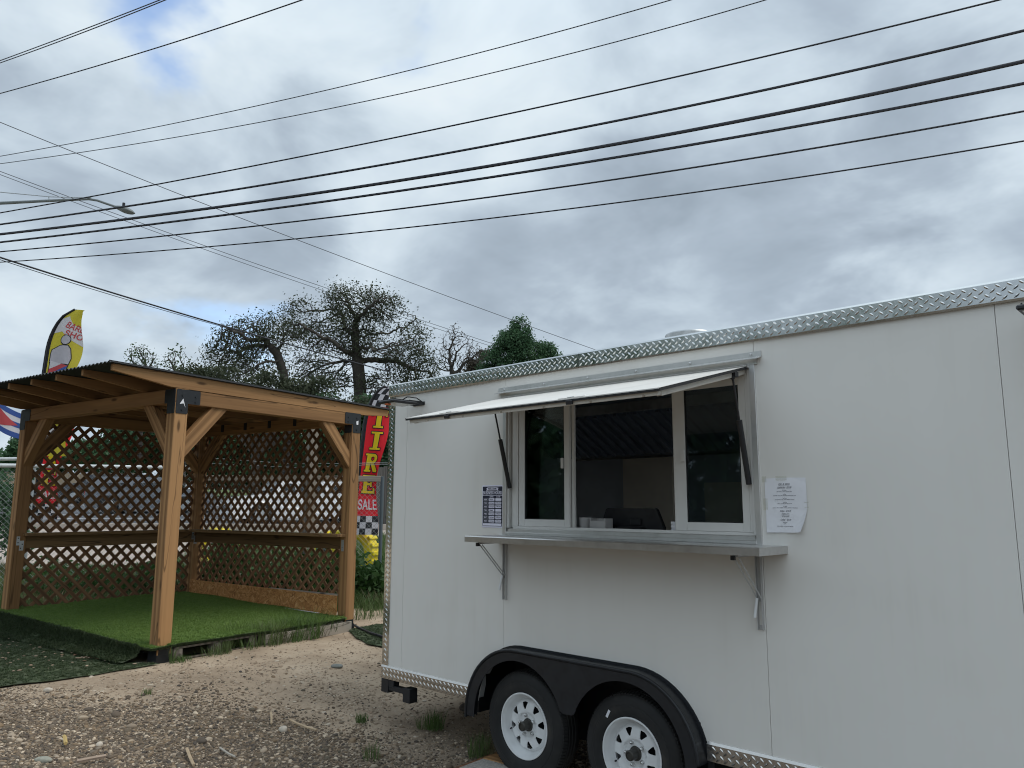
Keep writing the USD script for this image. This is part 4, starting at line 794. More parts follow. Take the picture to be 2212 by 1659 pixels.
def blades(n_, h, spread, lean, w=.0022):
    V, F = [], []; k = 0
    for _ in range(n_):
        a = rnd.uniform(0, 6.28); r = spread*math.sqrt(rnd.random()); px, py = r*math.cos(a), r*math.sin(a); hh = h*rnd.uniform(.6, 1.1); b = rnd.uniform(0, 6.28); L = lean*hh*rnd.uniform(.3, 1.2)
        dx, dy = math.cos(b), math.sin(b); sx, sy = -dy*w*rnd.uniform(.7, 1.2), dx*w
        pts3 = [(px, py, 0, 1.0), (px+dx*L*.35, py+dy*L*.35, hh*.6, .8), (px+dx*L, py+dy*L, hh, .1)]
        for x, y, z, q in pts3: V += [(x-sx*q, y-sy*q, z), (x+sx*q, y+sy*q, z)]
        F += [(k, k+1, k+3), (k, k+3, k+2), (k+2, k+3, k+5), (k+2, k+5, k+4)]; k += 6
    return trimesh.Trimesh(np.array(V), np.array(F), process=False)
def instancer(name, protos, mats, pos, yaw, scale, idx_, parent='/World', tilt=None, smooth=False, **kw):
    path = numbered(path_of(parent), name); pi = UsdGeom.PointInstancer.Define(stage, path); targets = []
    for k, (pm, mm) in enumerate(zip(protos, mats)):
        q = usdkit.mesh(stage, f'{path}/prototypes/{name}_piece_{k:03d}' if k else f'{path}/prototypes/{name}_piece', pm, mm, smooth); targets.append(q.GetPath())
    pi.CreatePrototypesRel().SetTargets(targets); pi.CreateProtoIndicesAttr(Vt.IntArray.FromNumpy(np.asarray(idx_, np.int32)))
    pi.CreatePositionsAttr(Vt.Vec3fArray.FromNumpy(np.asarray(pos, np.float32)))
    q = []
    for k, a in enumerate(yaw):
        if tilt is not None:
            r = Gf.Rotation(Gf.Vec3d(0, 0, 1), math.degrees(a))*Gf.Rotation(Gf.Vec3d(*tilt[k][:3]), float(tilt[k][3])); qq = r.GetQuat(); q.append(Gf.Quath(float(qq.GetReal()), *map(float, qq.GetImaginary())))
        else: q.append(Gf.Quath(math.cos(a/2), 0, 0, math.sin(a/2)))
    pi.CreateOrientationsAttr(Vt.QuathArray(q))
    sc = np.asarray(scale, np.float32); sc = np.repeat(sc[:, None], 3, 1) if sc.ndim == 1 else sc
    pi.CreateScalesAttr(Vt.Vec3fArray.FromNumpy(sc)); tag(pi.GetPrim(), **kw); return pi.GetPrim()
nb = 15000; bx_, by_ = rng.uniform(-PL-.05, .08, nb), rng.uniform(-.125, PWD-.07, nb)
instancer('turf_blades', [blades(26, .016, .016, .9) for _ in range(4)], [m_turf]*4, np.c_[bx_, by_, dz(bx_, by_)], rng.uniform(0, 6.28, nb), rng.uniform(.8, 1.25, nb), rng.integers(0, 4, nb), turf_t, kind='stuff')
# frayed dark edge along the two open sides
ne = 900
ex_ = np.r_[rng.uniform(-PL-.05, .08, ne), np.full(ne, .087)]; ey_ = np.r_[np.full(ne, -.132), rng.uniform(-.12, PWD-.1, ne)]; 
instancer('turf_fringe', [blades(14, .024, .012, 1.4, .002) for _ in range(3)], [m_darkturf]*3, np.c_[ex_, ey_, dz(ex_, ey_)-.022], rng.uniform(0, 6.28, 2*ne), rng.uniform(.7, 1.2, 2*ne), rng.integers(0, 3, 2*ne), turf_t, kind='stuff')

# dark turf mats on the ground
def turf_mat(poly, label, skirt_pts=None, count=9000):
    P = Polygon(poly); x0, y0, x1, y1 = P.bounds; st_ = .09
    V, F = [], []
    tri = trimesh.creation.extrude_polygon(P, .004, engine='earcut').subdivide_to_size(.12)
    v = tri.vertices.copy(); z = GD(v[:, 0], v[:, 1])+.008+.010*meshkit.noise(np.c_[v[:, 0]*2.2, v[:, 1]*2.2, v[:, 0]*0], 8); tri.vertices = np.c_[v[:, 0], v[:, 1], z+v[:, 2]]
    t = thing('dark_turf_mat', label, 'turf')
    obj('mat', tri, plain('dark_turf_base', (.060, .078, .038), .95, 0, .35, 5) if not stage.GetPrimAtPath('/World/Looks/dark_turf_base') else '/World/Looks/dark_turf_base', t)
    pos = []
    while len(pos) < count:
        q = rng.uniform((x0, y0), (x1, y1), (4000, 2))
        import shapely
        ok = shapely.contains_xy(P, q[:, 0], q[:, 1]); pos += list(q[ok])
    pos = np.array(pos[:count]); z = GD(pos[:, 0], pos[:, 1])+.010+.010*meshkit.noise(np.c_[pos[:, 0]*2.2, pos[:, 1]*2.2, pos[:, 0]*0], 8)
    instancer('turf_blades', [blades(18, .014, .018, 1.0) for _ in range(4)], [m_darkturf]*4, np.c_[pos, z], rng.uniform(0, 6.28, count), rng.uniform(.7, 1.3, count), rng.integers(0, 4, count), t, kind='stuff')
    return t, P
a, b = on_ground(-60, 1493), on_ground(345, 1437)
edge = [tuple(on_ground(x, y)[:2]) for x, y in ((345, 1437), (250, 1449), (150, 1463), (0, 1482), (-250, 1512))]
_, mat_poly = turf_mat([tuple(pw(.02, -.16)[:2])]+edge+[tuple(pw(-5.0, -2.6)[:2]), tuple(pw(-5.2, .5)[:2]), tuple(pw(-PL-.4, .3)[:2]), tuple(pw(-PL-.2, -.12)[:2])], 'dark green turf mat on the ground in front of the shelter', count=14000)
edge2 = [tuple(on_ground(x, y)[:2]) for x, y in ((752, 1362), (770, 1378), (795, 1392), (840, 1400), (900, 1400))]
turf_mat(edge2+[tuple(pw(2.9, 2.4)[:2]), tuple(pw(2.6, 4.2)[:2]), tuple(pw(.15, 3.3)[:2])], 'dark green turf mat between shelter and trailer corner', count=5000)
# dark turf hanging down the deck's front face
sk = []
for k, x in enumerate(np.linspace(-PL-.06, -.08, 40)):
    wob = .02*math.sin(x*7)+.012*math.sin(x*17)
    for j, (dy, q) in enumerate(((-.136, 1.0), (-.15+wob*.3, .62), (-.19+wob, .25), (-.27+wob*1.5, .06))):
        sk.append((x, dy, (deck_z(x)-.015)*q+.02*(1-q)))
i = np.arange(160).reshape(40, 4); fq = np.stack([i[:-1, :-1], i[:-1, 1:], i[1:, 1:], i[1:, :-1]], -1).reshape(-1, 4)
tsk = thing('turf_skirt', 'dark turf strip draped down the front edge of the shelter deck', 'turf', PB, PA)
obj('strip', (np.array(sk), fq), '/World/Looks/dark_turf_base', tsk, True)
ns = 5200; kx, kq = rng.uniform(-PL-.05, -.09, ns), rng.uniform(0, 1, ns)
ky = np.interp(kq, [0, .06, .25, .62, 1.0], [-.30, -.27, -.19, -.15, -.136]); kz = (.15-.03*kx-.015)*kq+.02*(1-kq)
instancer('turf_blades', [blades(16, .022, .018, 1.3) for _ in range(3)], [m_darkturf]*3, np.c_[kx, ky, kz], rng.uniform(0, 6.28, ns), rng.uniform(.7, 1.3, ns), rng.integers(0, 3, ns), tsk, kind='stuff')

# ------------------------------------------------------------------ gravel and litter
def pebble(seed, flat=.55):
    m = trimesh.creation.icosphere(1, 1.0); v = m.vertices
    v = v*(1+.38*(meshkit.noise(v*1.3+seed*7, seed)[:, None]-.5)); m.vertices = v*np.array([1.0, .72, flat]); return m
def scatter_ground(n_, fpick):
    out = []
    while len(out) < n_:
        px = rng.uniform(-350, 1560, 6000); py = rng.uniform(1340, 1700, 6000)
        d = FW+RT*((px-W_PX/2)/F_PX)[:, None]-UP*((py-H_PX/2)/F_PX)[:, None]; t = (.2-CAM[2])/d[:, 2]
        for _ in range(6): P = CAM+d*t[:, None]; t = (G(P[:, 0], P[:, 1])-CAM[2])/d[:, 2]
        P = CAM+d*t[:, None]; s = (P[:, :2]-CAM[:2])@FH
        import shapely
        ok = fpick(P, s, rng.random(len(P))) & ~shapely.contains_xy(mat_poly, P[:, 0], P[:, 1])
        q = (P[:, :2]-PB[:2]); lx, ly = q@pex, q@pey
        ok &= ~((lx < .02) & (lx > -PL-.3) & (ly > -.2) & (ly < PWD+.2)) & (P[:, 2] < 2)
        out += list(P[ok])
    return np.array(out[:n_])
def fbm2(P, k, seed): return meshkit.fbm(np.c_[P[:, 0]*k, P[:, 1]*k, P[:, 0]*0], 3, seed)
def stones(name, n_, pick, size, mats, sink, label, seed, flat=.55):
    P = scatter_ground(n_, pick); sz = np.exp(rng.normal(math.log(size), .42, n_)).clip(size*.35, size*3.2)
    P[:, 2] = GD(P[:, 0], P[:, 1])+sz*sink
    ax = rng.normal(size=(n_, 3)); ax[:, 2] = 0; ax /= np.linalg.norm(ax, axis=1, keepdims=True)
    return instancer(name, [pebble(seed+k, flat) for k in range(6)], mats*6, P, rng.uniform(0, 6.28, n_), sz, rng.integers(0, 6, n_), tilt=np.c_[ax, rng.normal(0, 16, n_)], smooth=True, kind='stuff', label=label)
stones('gravel', 80000, lambda P, s, r: r < np.clip(.008+smooth((7.4-s+3.6*(fbm2(P, .7, 4)-.5))/3.2), 0, 1), .0066, [m_pebble], .15, 'loose mixed grey and brown gravel over the near part of the lot', 11)
stones('pale_chips', 22500, lambda P, s, r: (s > 4.2) & (r < .12+.95*fbm2(P, 1.6, 9)**1.5), .0078, [m_tanstone], .05, 'pale tan stone chips lying on the earth of the lot', 31, .32)
stones('pebble_scatter', 1300, lambda P, s, r: r < smooth((6.9-s)/1.6), .0135, [m_pebble], .1, 'larger rounded pebbles among the gravel', 51)
# chips on the dark mat
q = []
for _ in range(150):
    px, py = rnd.gauss(130, 120), rnd.gauss(1408, 24)
    g_ = on_ground(px, py)
    if g_ is not None and mat_poly.contains(Point(g_[0], g_[1])) : q.append((g_[0], g_[1], g_[2]+.022))
nq = len(q); instancer('turf_litter', [pebble(71+k, .35) for k in range(4)], [m_tanstone]*4, q, rng.uniform(0, 6.28, nq), np.exp(rng.normal(math.log(.010), .45, nq)), rng.integers(0, 4, nq), smooth=True, kind='stuff', label='pale stone chips and leaf litter on the dark turf mat')
q = []
for _ in range(260):
    px, py = rnd.gauss(238, 42), rnd.gauss(1410, 7); g_ = on_ground(px, py)
    if g_ is not None and mat_poly.contains(Point(g_[0], g_[1])): q.append((g_[0], g_[1], GD(g_[0], g_[1])+.024))
nq = len(q); instancer('leaf_litter', [pebble(81+k, .22) for k in range(4)], [random_tone('leaf_litter', [(.16, .10, .06), (.26, .17, .10), (.12, .085, .055), (.34, .24, .15)], .85)]*4, q, rng.uniform(0, 6.28, nq), rng.uniform(.010, .026, nq), rng.integers(0, 4, nq), smooth=True, kind='stuff', label='patch of brown dry leaf litter on the dark turf mat')
q = np.array([(x, y, dz(x, y)+.016) for x, y in zip(rng.uniform(-2.9, .0, 26), rng.uniform(-.05, 2.1, 26))])
instancer('deck_litter', [pebble(91+k, .4) for k in range(3)], [m_tanstone]*3, q, rng.uniform(0, 6.28, 26), rng.uniform(.006, .014, 26), rng.integers(0, 3, 26), smooth=True, kind='stuff', label='few pale bits scattered on the bright turf deck')
tag(obj('paper_strip', bx(-.30, .30, -.012, .012, .0, .003), m_paper, M=frame(pw(-.62, PWD-.12, float(dz(-.62, PWD-.12))+.014), (pex[0], pex[1], -.02))), 'thin white strip lying on the deck turf against the strand board', 'strip')
def single(px, py, sx, sy, sz, mt, name, label, cat_, rot=0.0, seed=5):
    p = on_ground(px, py); p[2] = GD(p[0], p[1]); m = pebble(seed, 1.0); m = m.subdivide_loop(1); v = m.vertices*np.array([sx, sy/.72, sz]); c, s = math.cos(rot), math.sin(rot)
    m.vertices = np.c_[v[:, 0]*c-v[:, 1]*s, v[:, 0]*s+v[:, 1]*c, v[:, 2]]+np.array([p[0], p[1], p[2]+sz*.6])
    return tag(obj(name, m, mt, smooth=True), label, cat_)
m_greystone = plain('grey_flat_stone', (.21, .22, .20), .8, 0, .15, 30)
m_palestone = plain('pale_stone', (.52, .46, .38), .85, 0, .15, 30)
single(728, 1441, .062, .035, .022, m_greystone, 'flat_stone', 'smooth flat grey stone on tan earth beside the trailer corner', 'stone', .75)
single(105, 1487, .040, .026, .020, m_palestone, 'pale_stone', 'pale stone at the edge of the dark turf mat', 'stone', .6, 6)
single(298, 1434, .042, .022, .012, m_palestone, 'pale_stone', 'flat pale stone lying on the dark turf mat near the post', 'stone', .9, 7)
single(94, 1640, .060, .03, .022, plain('olive_stone', (.30, .30, .25), .85, 0, .2, 30), 'grey_green_stone', 'broad grey green stone in gravel at lower left', 'stone', .72, 8)
single(215, 1607, .024, .022, .022, m_palestone, 'round_stone', 'round pinkish pebble in dark gravel at lower left', 'stone', .3, 9)
single(612, 1576, .036, .03, .026, m_palestone, 'pale_stone', 'rounded tan stone in gravel right of curved stick', 'stone', .2, 10)
single(1007, 1533, .06, .05, .04, plain('dark_clod', (.10, .085, .07), .9, 0, .3, 20), 'earth_clod', 'dark clod of earth under the trailer skirt', 'clod', .4, 12)
def stick(pts, r, mt, label, name='wood_stick'):
    P = np.array([on_ground(*q) for q in pts]); P[:, 2] += r+.008
    m = tube(P, r, 5); return tag(obj(name, m, mt), label, 'stick')
m_stick = plain('dry_stick', (.46, .35, .23), .85, 0, .2, 20)
stick([(403, 1623), (409, 1640), (418, 1659)], .010, m_stick, 'pale flat stick at bottom edge of gravel, nearest the camera')
stick([(585, 1544), (586, 1556), (586, 1568)], .008, m_stick, 'short pale stick on gravel in front of the pallet')
stick([(626, 1560), (640, 1567), (660, 1575), (684, 1582)], .009, m_stick, 'long curved tan stick lying on gravel')
stick([(138, 1597), (140, 1604), (141, 1613)], .012, plain('ochre_stick', (.5, .36, .14), .8), 'stubby ochre wood piece in gravel at lower left')
stick([(165, 1652), (190, 1647), (228, 1640)], .012, plain('dull_stick', (.33, .25, .19), .85), 'flat brown bark strip in gravel at lower left')
stick([(475, 1620), (492, 1632), (508, 1640)], .007, plain('grey_stick', (.4, .37, .32), .85), 'thin grey twig in gravel at bottom centre')
# grass weeds
def weed(px, py, h, n_, spread, lean, mt, label, w=.0028, name='grass_tuft', zoff=0.0, group=None):
    p = on_ground(px, py); m = blades(n_, h, spread, lean, w); m.apply_translation((p[0], p[1], p[2]-.004+zoff)); return tag(obj(name, m, mt), label, 'grass', group)
weed(939, 1575, .15, 90, .07, .5, m_weed, 'dark grass tuft in shade beneath the trailer skirt')
weed(912, 1573, .11, 34, .04, .5, m_weed, 'thin grass tuft left of the tuft beneath the trailer skirt')
weed(782, 1559, .075, 60, .045, .6, m_weed, 'small grass tuft on gravel in front of rear step bar')
weed(1037, 1634, .17, 110, .09, .55, m_weed, 'grass tuft left of the first trailer wheel')
weed(1060, 1640, .13, 60, .06, .55, m_dryweed, 'dry grass tuft touching the first wheel and wooden step')
weed(1148, 1648, .08, 12, .03, .3, m_weed, 'single green blade sprouting against the first tyre')
weed(803, 1640, .12, 40, .06, .4, m_weed, 'sparse grass tuft at bottom of gravel left of wheel')
weed(315, 1500, .05, 26, .04, .6, m_weed, 'tiny green sprout on tan earth below the turf mat')
weed(372, 1432, .17, 20, .03, .35, m_weed, 'upright grass sprout at the base of the near post')
weed(392, 1428, .06, 90, .10, .8, m_weed, 'low green weed patch right of the near post base')
weed(480, 1410, 0.16, 102, .09, .8, m_weed, 'green weed tuft in front of the pallet gap')
weed(575, 1392, 0.26, 238, .16, .9, m_weed, 'long grass leaning over the deck edging board', .003)
weed(650, 1378, 0.29, 272, .2, .9, m_weed, 'long arching grass midway along the deck edge', .003)
weed(705, 1366, 0.22, 170, .14, .9, m_weed, 'grass clump in front of the far right post', .003)
weed(505, 1395, 0.26, 102, .12, 1.0, m_weed, 'thin arching grass beside the last pallet block', .003)
for k_, (px_, py_, h_, n_) in enumerate(((452, 1415, .10, 70), (530, 1401, .13, 80), (600, 1388, .20, 120), (628, 1384, .15, 120), (672, 1374, .20, 120), (690, 1370, .12, 120), (722, 1364, .16, 70))):
    weed(px_, py_, h_, n_, .13, 1.1, (m_weed, m_dryweed)[k_ % 3 == 2], ['low weeds before the pallet gap', 'wispy grass at the pallet corner', 'tall leaning grass at left end of the edging board', 'dense grass tuft against the middle of the edging board', 'arching dry grass right of the middle of the edging board', 'low grass tuft right of the arching dry grass', 'last grass tuft beside the far right post base'][k_], .003)
weed(795, 1335, .22, 120, .25, .7, m_weed, 'ragged grass between far post and trailer corner', .003)
weed(560, 1330, .10, 26, .12, .8, m_weed, 'few grass blades poking through the deck turf edge', .0025, zoff=.12)
hose = np.array([on_ground(757, 1352), on_ground(775, 1362), on_ground(800, 1373), on_ground(830, 1383), on_ground(880, 1392)]); hose[:, 2] += .03
tag(obj('black_hose', tube(hose, .014, 8), m_black, smooth=True), 'black hose running from the far post base toward trailer', 'hose')

# ------------------------------------------------------------------ fence
def fence_run(label, P, h, rail_mat, post_mat, rail_r, wood=False):
    t = thing('chain_link_fence', label, 'fence')
    P = np.array(P, float); seg = np.linalg.norm(np.diff(P, axis=0), axis=1); cum = np.r_[0, np.cumsum(seg)]
    pt = lambda d: np.array([np.interp(d, cum, P[:, 0]), np.interp(d, cum, P[:, 1])])
    k = max(2, int(cum[-1]/2.4)+1); ds = np.linspace(0, cum[-1], k)
    for d in ds:
        p = pt(d); z = gz(p); obj('post', tube([(p[0], p[1], z-.1), (p[0], p[1], z+h+.04)], .03, 10), post_mat, t, True)
    base = [gz(pt(d)) for d in ds]
    for a_, b_ in zip(ds[:-1], ds[1:]):
        A, B = pt(a_), pt(b_)
        if wood: obj('top_rail', bx(-(b_-a_)/2, (b_-a_)/2, -.02, .02, -.045, .045, .003), m_greywood, t, M=frame((*(A+B)/2, (gz(A)+gz(B))/2+h), (*(B-A), gz(B)-gz(A))))
        else: obj('top_rail', tube([(*A, gz(A)+h), (*B, gz(B)+h)], rail_r, 10), rail_mat, t, True)
    V, F = [], []; nv = 0; st_ = .082
    for sgn2 in (1, -1):
        for d in np.arange(-h, cum[-1]+h, st_):
            a0, a1 = max(0, d if sgn2 > 0 else d-h), min(cum[-1], d+h if sgn2 > 0 else d)
            if a1-a0 < .03: continue
            zf = (lambda q: q-d) if sgn2 > 0 else (lambda q: d-q)
            pa, pb = pt(a0), pt(a1)
            q0, q1 = np.array([*pa, gz(pa)+np.clip(zf(a0), 0, h)*.985]), np.array([*pb, gz(pb)+np.clip(zf(a1), 0, h)*.985])
            dd = q1-q0; dd /= np.linalg.norm(dd); s_ = np.cross(dd, [0, 0, 1.0]); s_ /= np.linalg.norm(s_); u_ = np.cross(s_, dd); r = .0021
            for Q in (q0, q1): V += [Q+s_*r, Q-s_*r*.5+u_*r*.87, Q-s_*r*.5-u_*r*.87]
            F += [(nv, nv+1, nv+4), (nv, nv+4, nv+3), (nv+1, nv+2, nv+5), (nv+1, nv+5, nv+4), (nv+2, nv, nv+3), (nv+2, nv+3, nv+5)]; nv += 6
    obj('wire_mesh', trimesh.Trimesh(np.array(V), np.array(F), process=False), m_wire, t, kind='stuff'); return t
FL = [at(-140, 1100, 11.2)[:2], at(430, 1100, 12.3)[:2]]; FR = [at(434, 1100, 12.32)[:2], at(824, 1100, 12.2)[:2]]
fence_run('chain link fence with pale pipe top rail behind left lattice wall', FL, 1.99, m_paint_rail, m_galv, .032)
fence_run('chain link fence with grey timber top rail behind right lattice wall', FR, 1.83, m_paint_rail, plain('blue_grey_post', (.10, .125, .14), .5, .3), .03, True)
wp = thing('fence_timber_post', 'tall weathered timber post behind the right lattice wall', 'post')
pp = at(668, 1100, 12.0); obj('post', bx(-1.35, 1.35, -.07, .07, -.07, .07, .006), m_greywood, wp, M=frame((pp[0], pp[1], gz(pp)+1.35), (0, 0, 1), (0, 1, 0)))
for k, (za, zb_) in enumerate(((990, 997), (1002, 1000))):
    a, b = at(430, za-2, 12.2), at(840, zb_+3, 12.1); mid = (a+b)/2-[0, 0, .06]
    tag(obj('fence_wire', tube([a, mid, b], .005, 5), m_wire), ['upper strand of wire above the timber topped fence', 'lower strand of wire above the timber topped fence'][k], 'wire')
gp = [at(-120, 993, 14.0), at(75, 991, 14.3)]
pipe = thing('gate_pipe', 'pale horizontal gate pipe behind fence at left edge', 'gate')
obj('pipe', tube(gp, .034, 10), m_paint_rail, pipe, True); obj('post', tube([(gp[1][0], gp[1][1], gz(gp[1])-.05), gp[1]+[0, 0, .02]], .04, 10), m_galv, pipe, True); obj('post', tube([(gp[0][0], gp[0][1], gz(gp[0])-.05), gp[0]+[0, 0, .02]], .04, 10), m_galv, pipe, True)
# board fences across the road
def board_fence(s0, l0, l1, h, mt, label, w=.14, group=None):
    A, B = sl(s0, l0), sl(s0, l1); L = np.linalg.norm(B-A); d = (B-A)/L; t = thing('board_fence', label, 'fence')
    for k in range(int(L/(w+.006))):
        p = A+d*(k*(w+.006)+w/2); hh = h*rnd.uniform(.975, 1.02)
        obj('fence_board', bx(-hh/2, hh/2, -w/2, w/2, -.01, .01, 0), mt, t, M=frame((p[0], p[1], gz(p)+hh/2+.05), (0, 0, 1), (-d[1], d[0], 0)))
    for z in (.35, h-.3): obj('fence_rail', bx(-L/2, L/2, -.03, .03, -.04, .04), mt, t, M=frame((*((A+B)/2+np.array([-d[1], d[0]])*.06), gz((A+B)/2)+z), (*d, 0)))
    return t
board_fence(46.5, -36, -22, 1.35, m_fencewood, 'tan board fence across the road seen through left lattice', .3)
board_fence(25.5, -4.8, -.8, 1.9, m_oldfence, 'dark weathered board fence behind the right TIRE banner', .14)
# ------------------------------------------------------------------ yellow tyres
def yellow_tyre(loc, rotz, r, label):
    t = thing('yellow_tyre', label, 'tyre', loc, rotz, 'tyres painted yellow behind the fence')
    prof = [(r*.60, -.11), (r*.68, -.14), (r*.9, -.14), (r*.985, -.11), (r, -.05), (r, .05), (r*.985, .11), (r*.9, .14), (r*.68, .14), (r*.60, .11)]
    b = cat([lathe(prof, 40)]+[(lambda q: q)(bx(-.035, .035, -.135, .135, r-.02, r+.035, .006)).apply_transform(trimesh.transformations.rotation_matrix(k*math.pi/10, (0, 1, 0))).apply_transform(trimesh.transformations.rotation_matrix(math.pi/2, (1, 0, 0))) for k in range(20)])
    v = b.vertices.copy(); b.vertices = np.c_[v[:, 0], -v[:, 2], v[:, 1]+r*.82]; obj('tread', b, m_yellow, t, 30)
    inn = lathe([(r*.60, -.105), (r*.57, -.05), (r*.57, .05), (r*.60, .105)], 40); v = inn.vertices.copy(); inn.vertices = np.c_[v[:, 0], -v[:, 2], v[:, 1]+r*.82]; inn.invert(); obj('inner_lining', inn, m_black, t, 30)
    return t
def gp_(px, py, depth): p = at(px, py, depth); return (p[0], p[1], gz(p))
yellow_tyre(gp_(766, 1180, 14.6), math.radians(22), .47, 'yellow painted tractor tyre at the foot of the right TIRE banner')
yellow_tyre(gp_(475, 1130, 15.5), math.radians(75), .42, 'yellow painted tyre seen through lattice left of white car')
yellow_tyre(gp_(722, 1160, 15.5), math.radians(30), .38, 'yellow painted tyre seen through lattice beside the far right post')

# ------------------------------------------------------------------ feather banners
def feather(name, label, px, py_top, py_base, depth, width, pole_h_extra, prints, base_mat, bow=.30, face=None, fold=.06, clip=None, lean=0.0, cat_='banner'):
    """a feather banner: curved pole, cloth hung from it; prints(u 0..width, v 0..H) are flat shapes laid on the cloth"""
    top, base = at(px, py_top, depth), at(px, py_base, depth); bx0, by0 = base[:2]; zb = gz(base); H = top[2]-base[2]; z_lo = base[2]
    t = thing(name, label, cat_, (bx0, by0, zb))
    dirr = np.array(face if face is not None else RH); nrm = np.array([-dirr[1], dirr[0]])
    if nrm@(CAM[:2]-base[:2]) < 0: nrm = -nrm
    zl = z_lo-zb
    def pole_u(v):                                           # sideways position of the pole at height v (0..H)
        q = v/H; qq = np.clip((q-.70)/.30, 0, 1); return lean*(q-.5)*H+bow*(1-np.sqrt(1-.985*qq**2))
    def P(u, v, off=0.0):
        q = np.asarray(v)/H; pu = pole_u(np.asarray(v)); w = fold*np.sin(np.asarray(u)*9+q*7)*(np.asarray(u)/width)+fold*.6*np.sin(q*13+1)*(np.asarray(u)/width)**1.5
        shrink = .86+.14*np.cos(q*9)
        x = pu+np.asarray(u)*shrink; n_ = w+off
        return np.stack([dirr[0]*x+nrm[0]*n_, dirr[1]*x+nrm[1]*n_, zl+np.asarray(v)-.05*(np.asarray(u)/width)*q], -1)
    pv = np.linspace(-zl, H, 40); pole = np.stack([dirr[0]*(pole_u(np.maximum(pv, 0))-.02), dirr[1]*(pole_u(np.maximum(pv, 0))-.02), zl+pv], -1)
    obj('pole', tube(pole, .022, 8), m_black, t, True)
    shape = clip(width, H, bow)
    def lay(poly, off, mt, nm):
        out = []
        for g_ in getattr(poly, 'geoms', [poly]):
            if g_.is_empty or g_.geom_type != 'Polygon' or g_.area < 1e-5: continue
            m = trimesh.creation.extrude_polygon(g_, .0004, engine='earcut').subdivide_to_size(.06)
            v = m.vertices; m.vertices = P(v[:, 0], v[:, 1], off+v[:, 2]); out.append(m)
        if out: obj(nm, cat(out), mt, t, 60)
    lay(shape, 0, base_mat, 'cloth')
    lay(shape.intersection(sbox(-1, -1, .034, H+1)), .0012, m_clothblack, 'pole_sleeve')
    for k, (poly, mt, nm) in enumerate(prints(width, H)): lay(poly.intersection(shape).difference(sbox(-1, -1, .034, H+1)), .0020+.0010*k, mt, nm)
    return t
def letters(s, h, x, y, w=None, bold=True, serif=False):
    t = meshkit.text_mesh(s, h, .01, bold); v = t.vertices; tri = t.faces[np.abs(t.face_normals[:, 2]-1) < .01]
    g = unary_union([Polygon(v[f_][:, :2]) for f_ in tri]).buffer(.0005)
    x0, y0, x1, y1 = g.bounds; sx = (w/(x1-x0)) if w else 1.0
    return affinity.translate(affinity.scale(affinity.translate(g, -x0, -y0), sx, h/(y1-y0), origin=(0, 0)), x, y)
def serifed(ch, h, w, x, y):
    """slab letter with serifs"""
    s = w*.30; b = h*.10
    if ch == 'T': g = [sbox(0, h-h*.16, w, h), sbox(w/2-s/2, 0, w/2+s/2, h), sbox(w*.2, 0, w*.8, b), sbox(0, h*.68, w*.12, h), sbox(w*.88, h*.68, w, h)]
    elif ch == 'I': g = [sbox(w/2-s/2, 0, w/2+s/2, h), sbox(w*.15, 0, w*.85, b), sbox(w*.15, h-b, w*.85, h)]
    elif ch == 'R': g = [sbox(w*.1, 0, w*.1+s, h), sbox(0, 0, w*.5, b), sbox(0, h-b, w*.6, h), Point(w*.55, h*.73).buffer(h*.27).intersection(sbox(w*.1, 0, w*2, h)).difference(Point(w*.52, h*.73).buffer(h*.12)), Polygon([(w*.4, h*.5), (w*.68, h*.5), (w*1.0, b), (w*1.0, 0), (w*.72, 0)])]
    else: g = [sbox(w*.1, 0, w*.1+s, h), sbox(0, 0, w, b*1.4), sbox(0, h-b*1.4, w, h), sbox(w*.1, h*.45, w*.75, h*.45+b*1.3), sbox(w*.86, 0, w, h*.3), sbox(w*.86, h*.7, w, h), sbox(w*.64, h*.36, w*.76, h*.64)]
    return affinity.translate(unary_union(g), x, y)
def feather_shape(w, H, bow):
    vs = np.linspace(.70*H, H, 14); qq = np.clip((vs/H-.70)/.30, 0, 1)
    right = [(max(w-bow*(1-math.sqrt(1-.985*k**2))*.9, .05), v) for k, v in zip(qq, vs)]
    return Polygon([(-.03, 0), (w, 0)]+right+[(-.03, H)]).buffer(0)
def checks(w, y0, y1, k=4):
    c = w/k; out = []
    for j in range(int((y1-y0)/c)+1):
        for i_ in range(k):
            if (i_+j) % 2: out.append(sbox(i_*c, y0+j*c, i_*c+c, min(y0+j*c+c, y1)))
    return unary_union(out)
def tire_prints(w, H):
    out = [(sbox(0, H*.865, w, H), m_clothwhite, 'chequer_ground'), (checks(w, H*.865, H), m_clothblack, 'chequers'), (sbox(0, 0, w, H*.125), m_clothwhite, 'chequer_ground'), (checks(w, 0, H*.125), m_clothblack, 'chequers')]
    for ch, y in (('T', .72), ('I', .57), ('R', .42), ('E', .275)):
        g = serifed(ch, H*.122, w*.68, w*.22, H*y); out += [(g.buffer(.016), m_clothblack, 'letter_outline'), (g, m_clothbright, 'letter_'+ch.lower())]
    out += [(letters('SALE', H*.070, w*.10, H*.165, w*.88), m_clothwhite, 'lettering')]
    return out
feather('feather_banner', 'red TIRE SALE feather banner standing between shelter and trailer', 774, 826, 1155, 14.2, .46, 0, tire_prints, m_redcloth, .36, None, .05, feather_shape, .075)
feather('feather_banner', 'red TIRE SALE feather banner half hidden behind left lattice wall', 78, 850, 1122, 15.0, .50, 0, tire_prints, m_redcloth, .38, None, .05, feather_shape, .085)
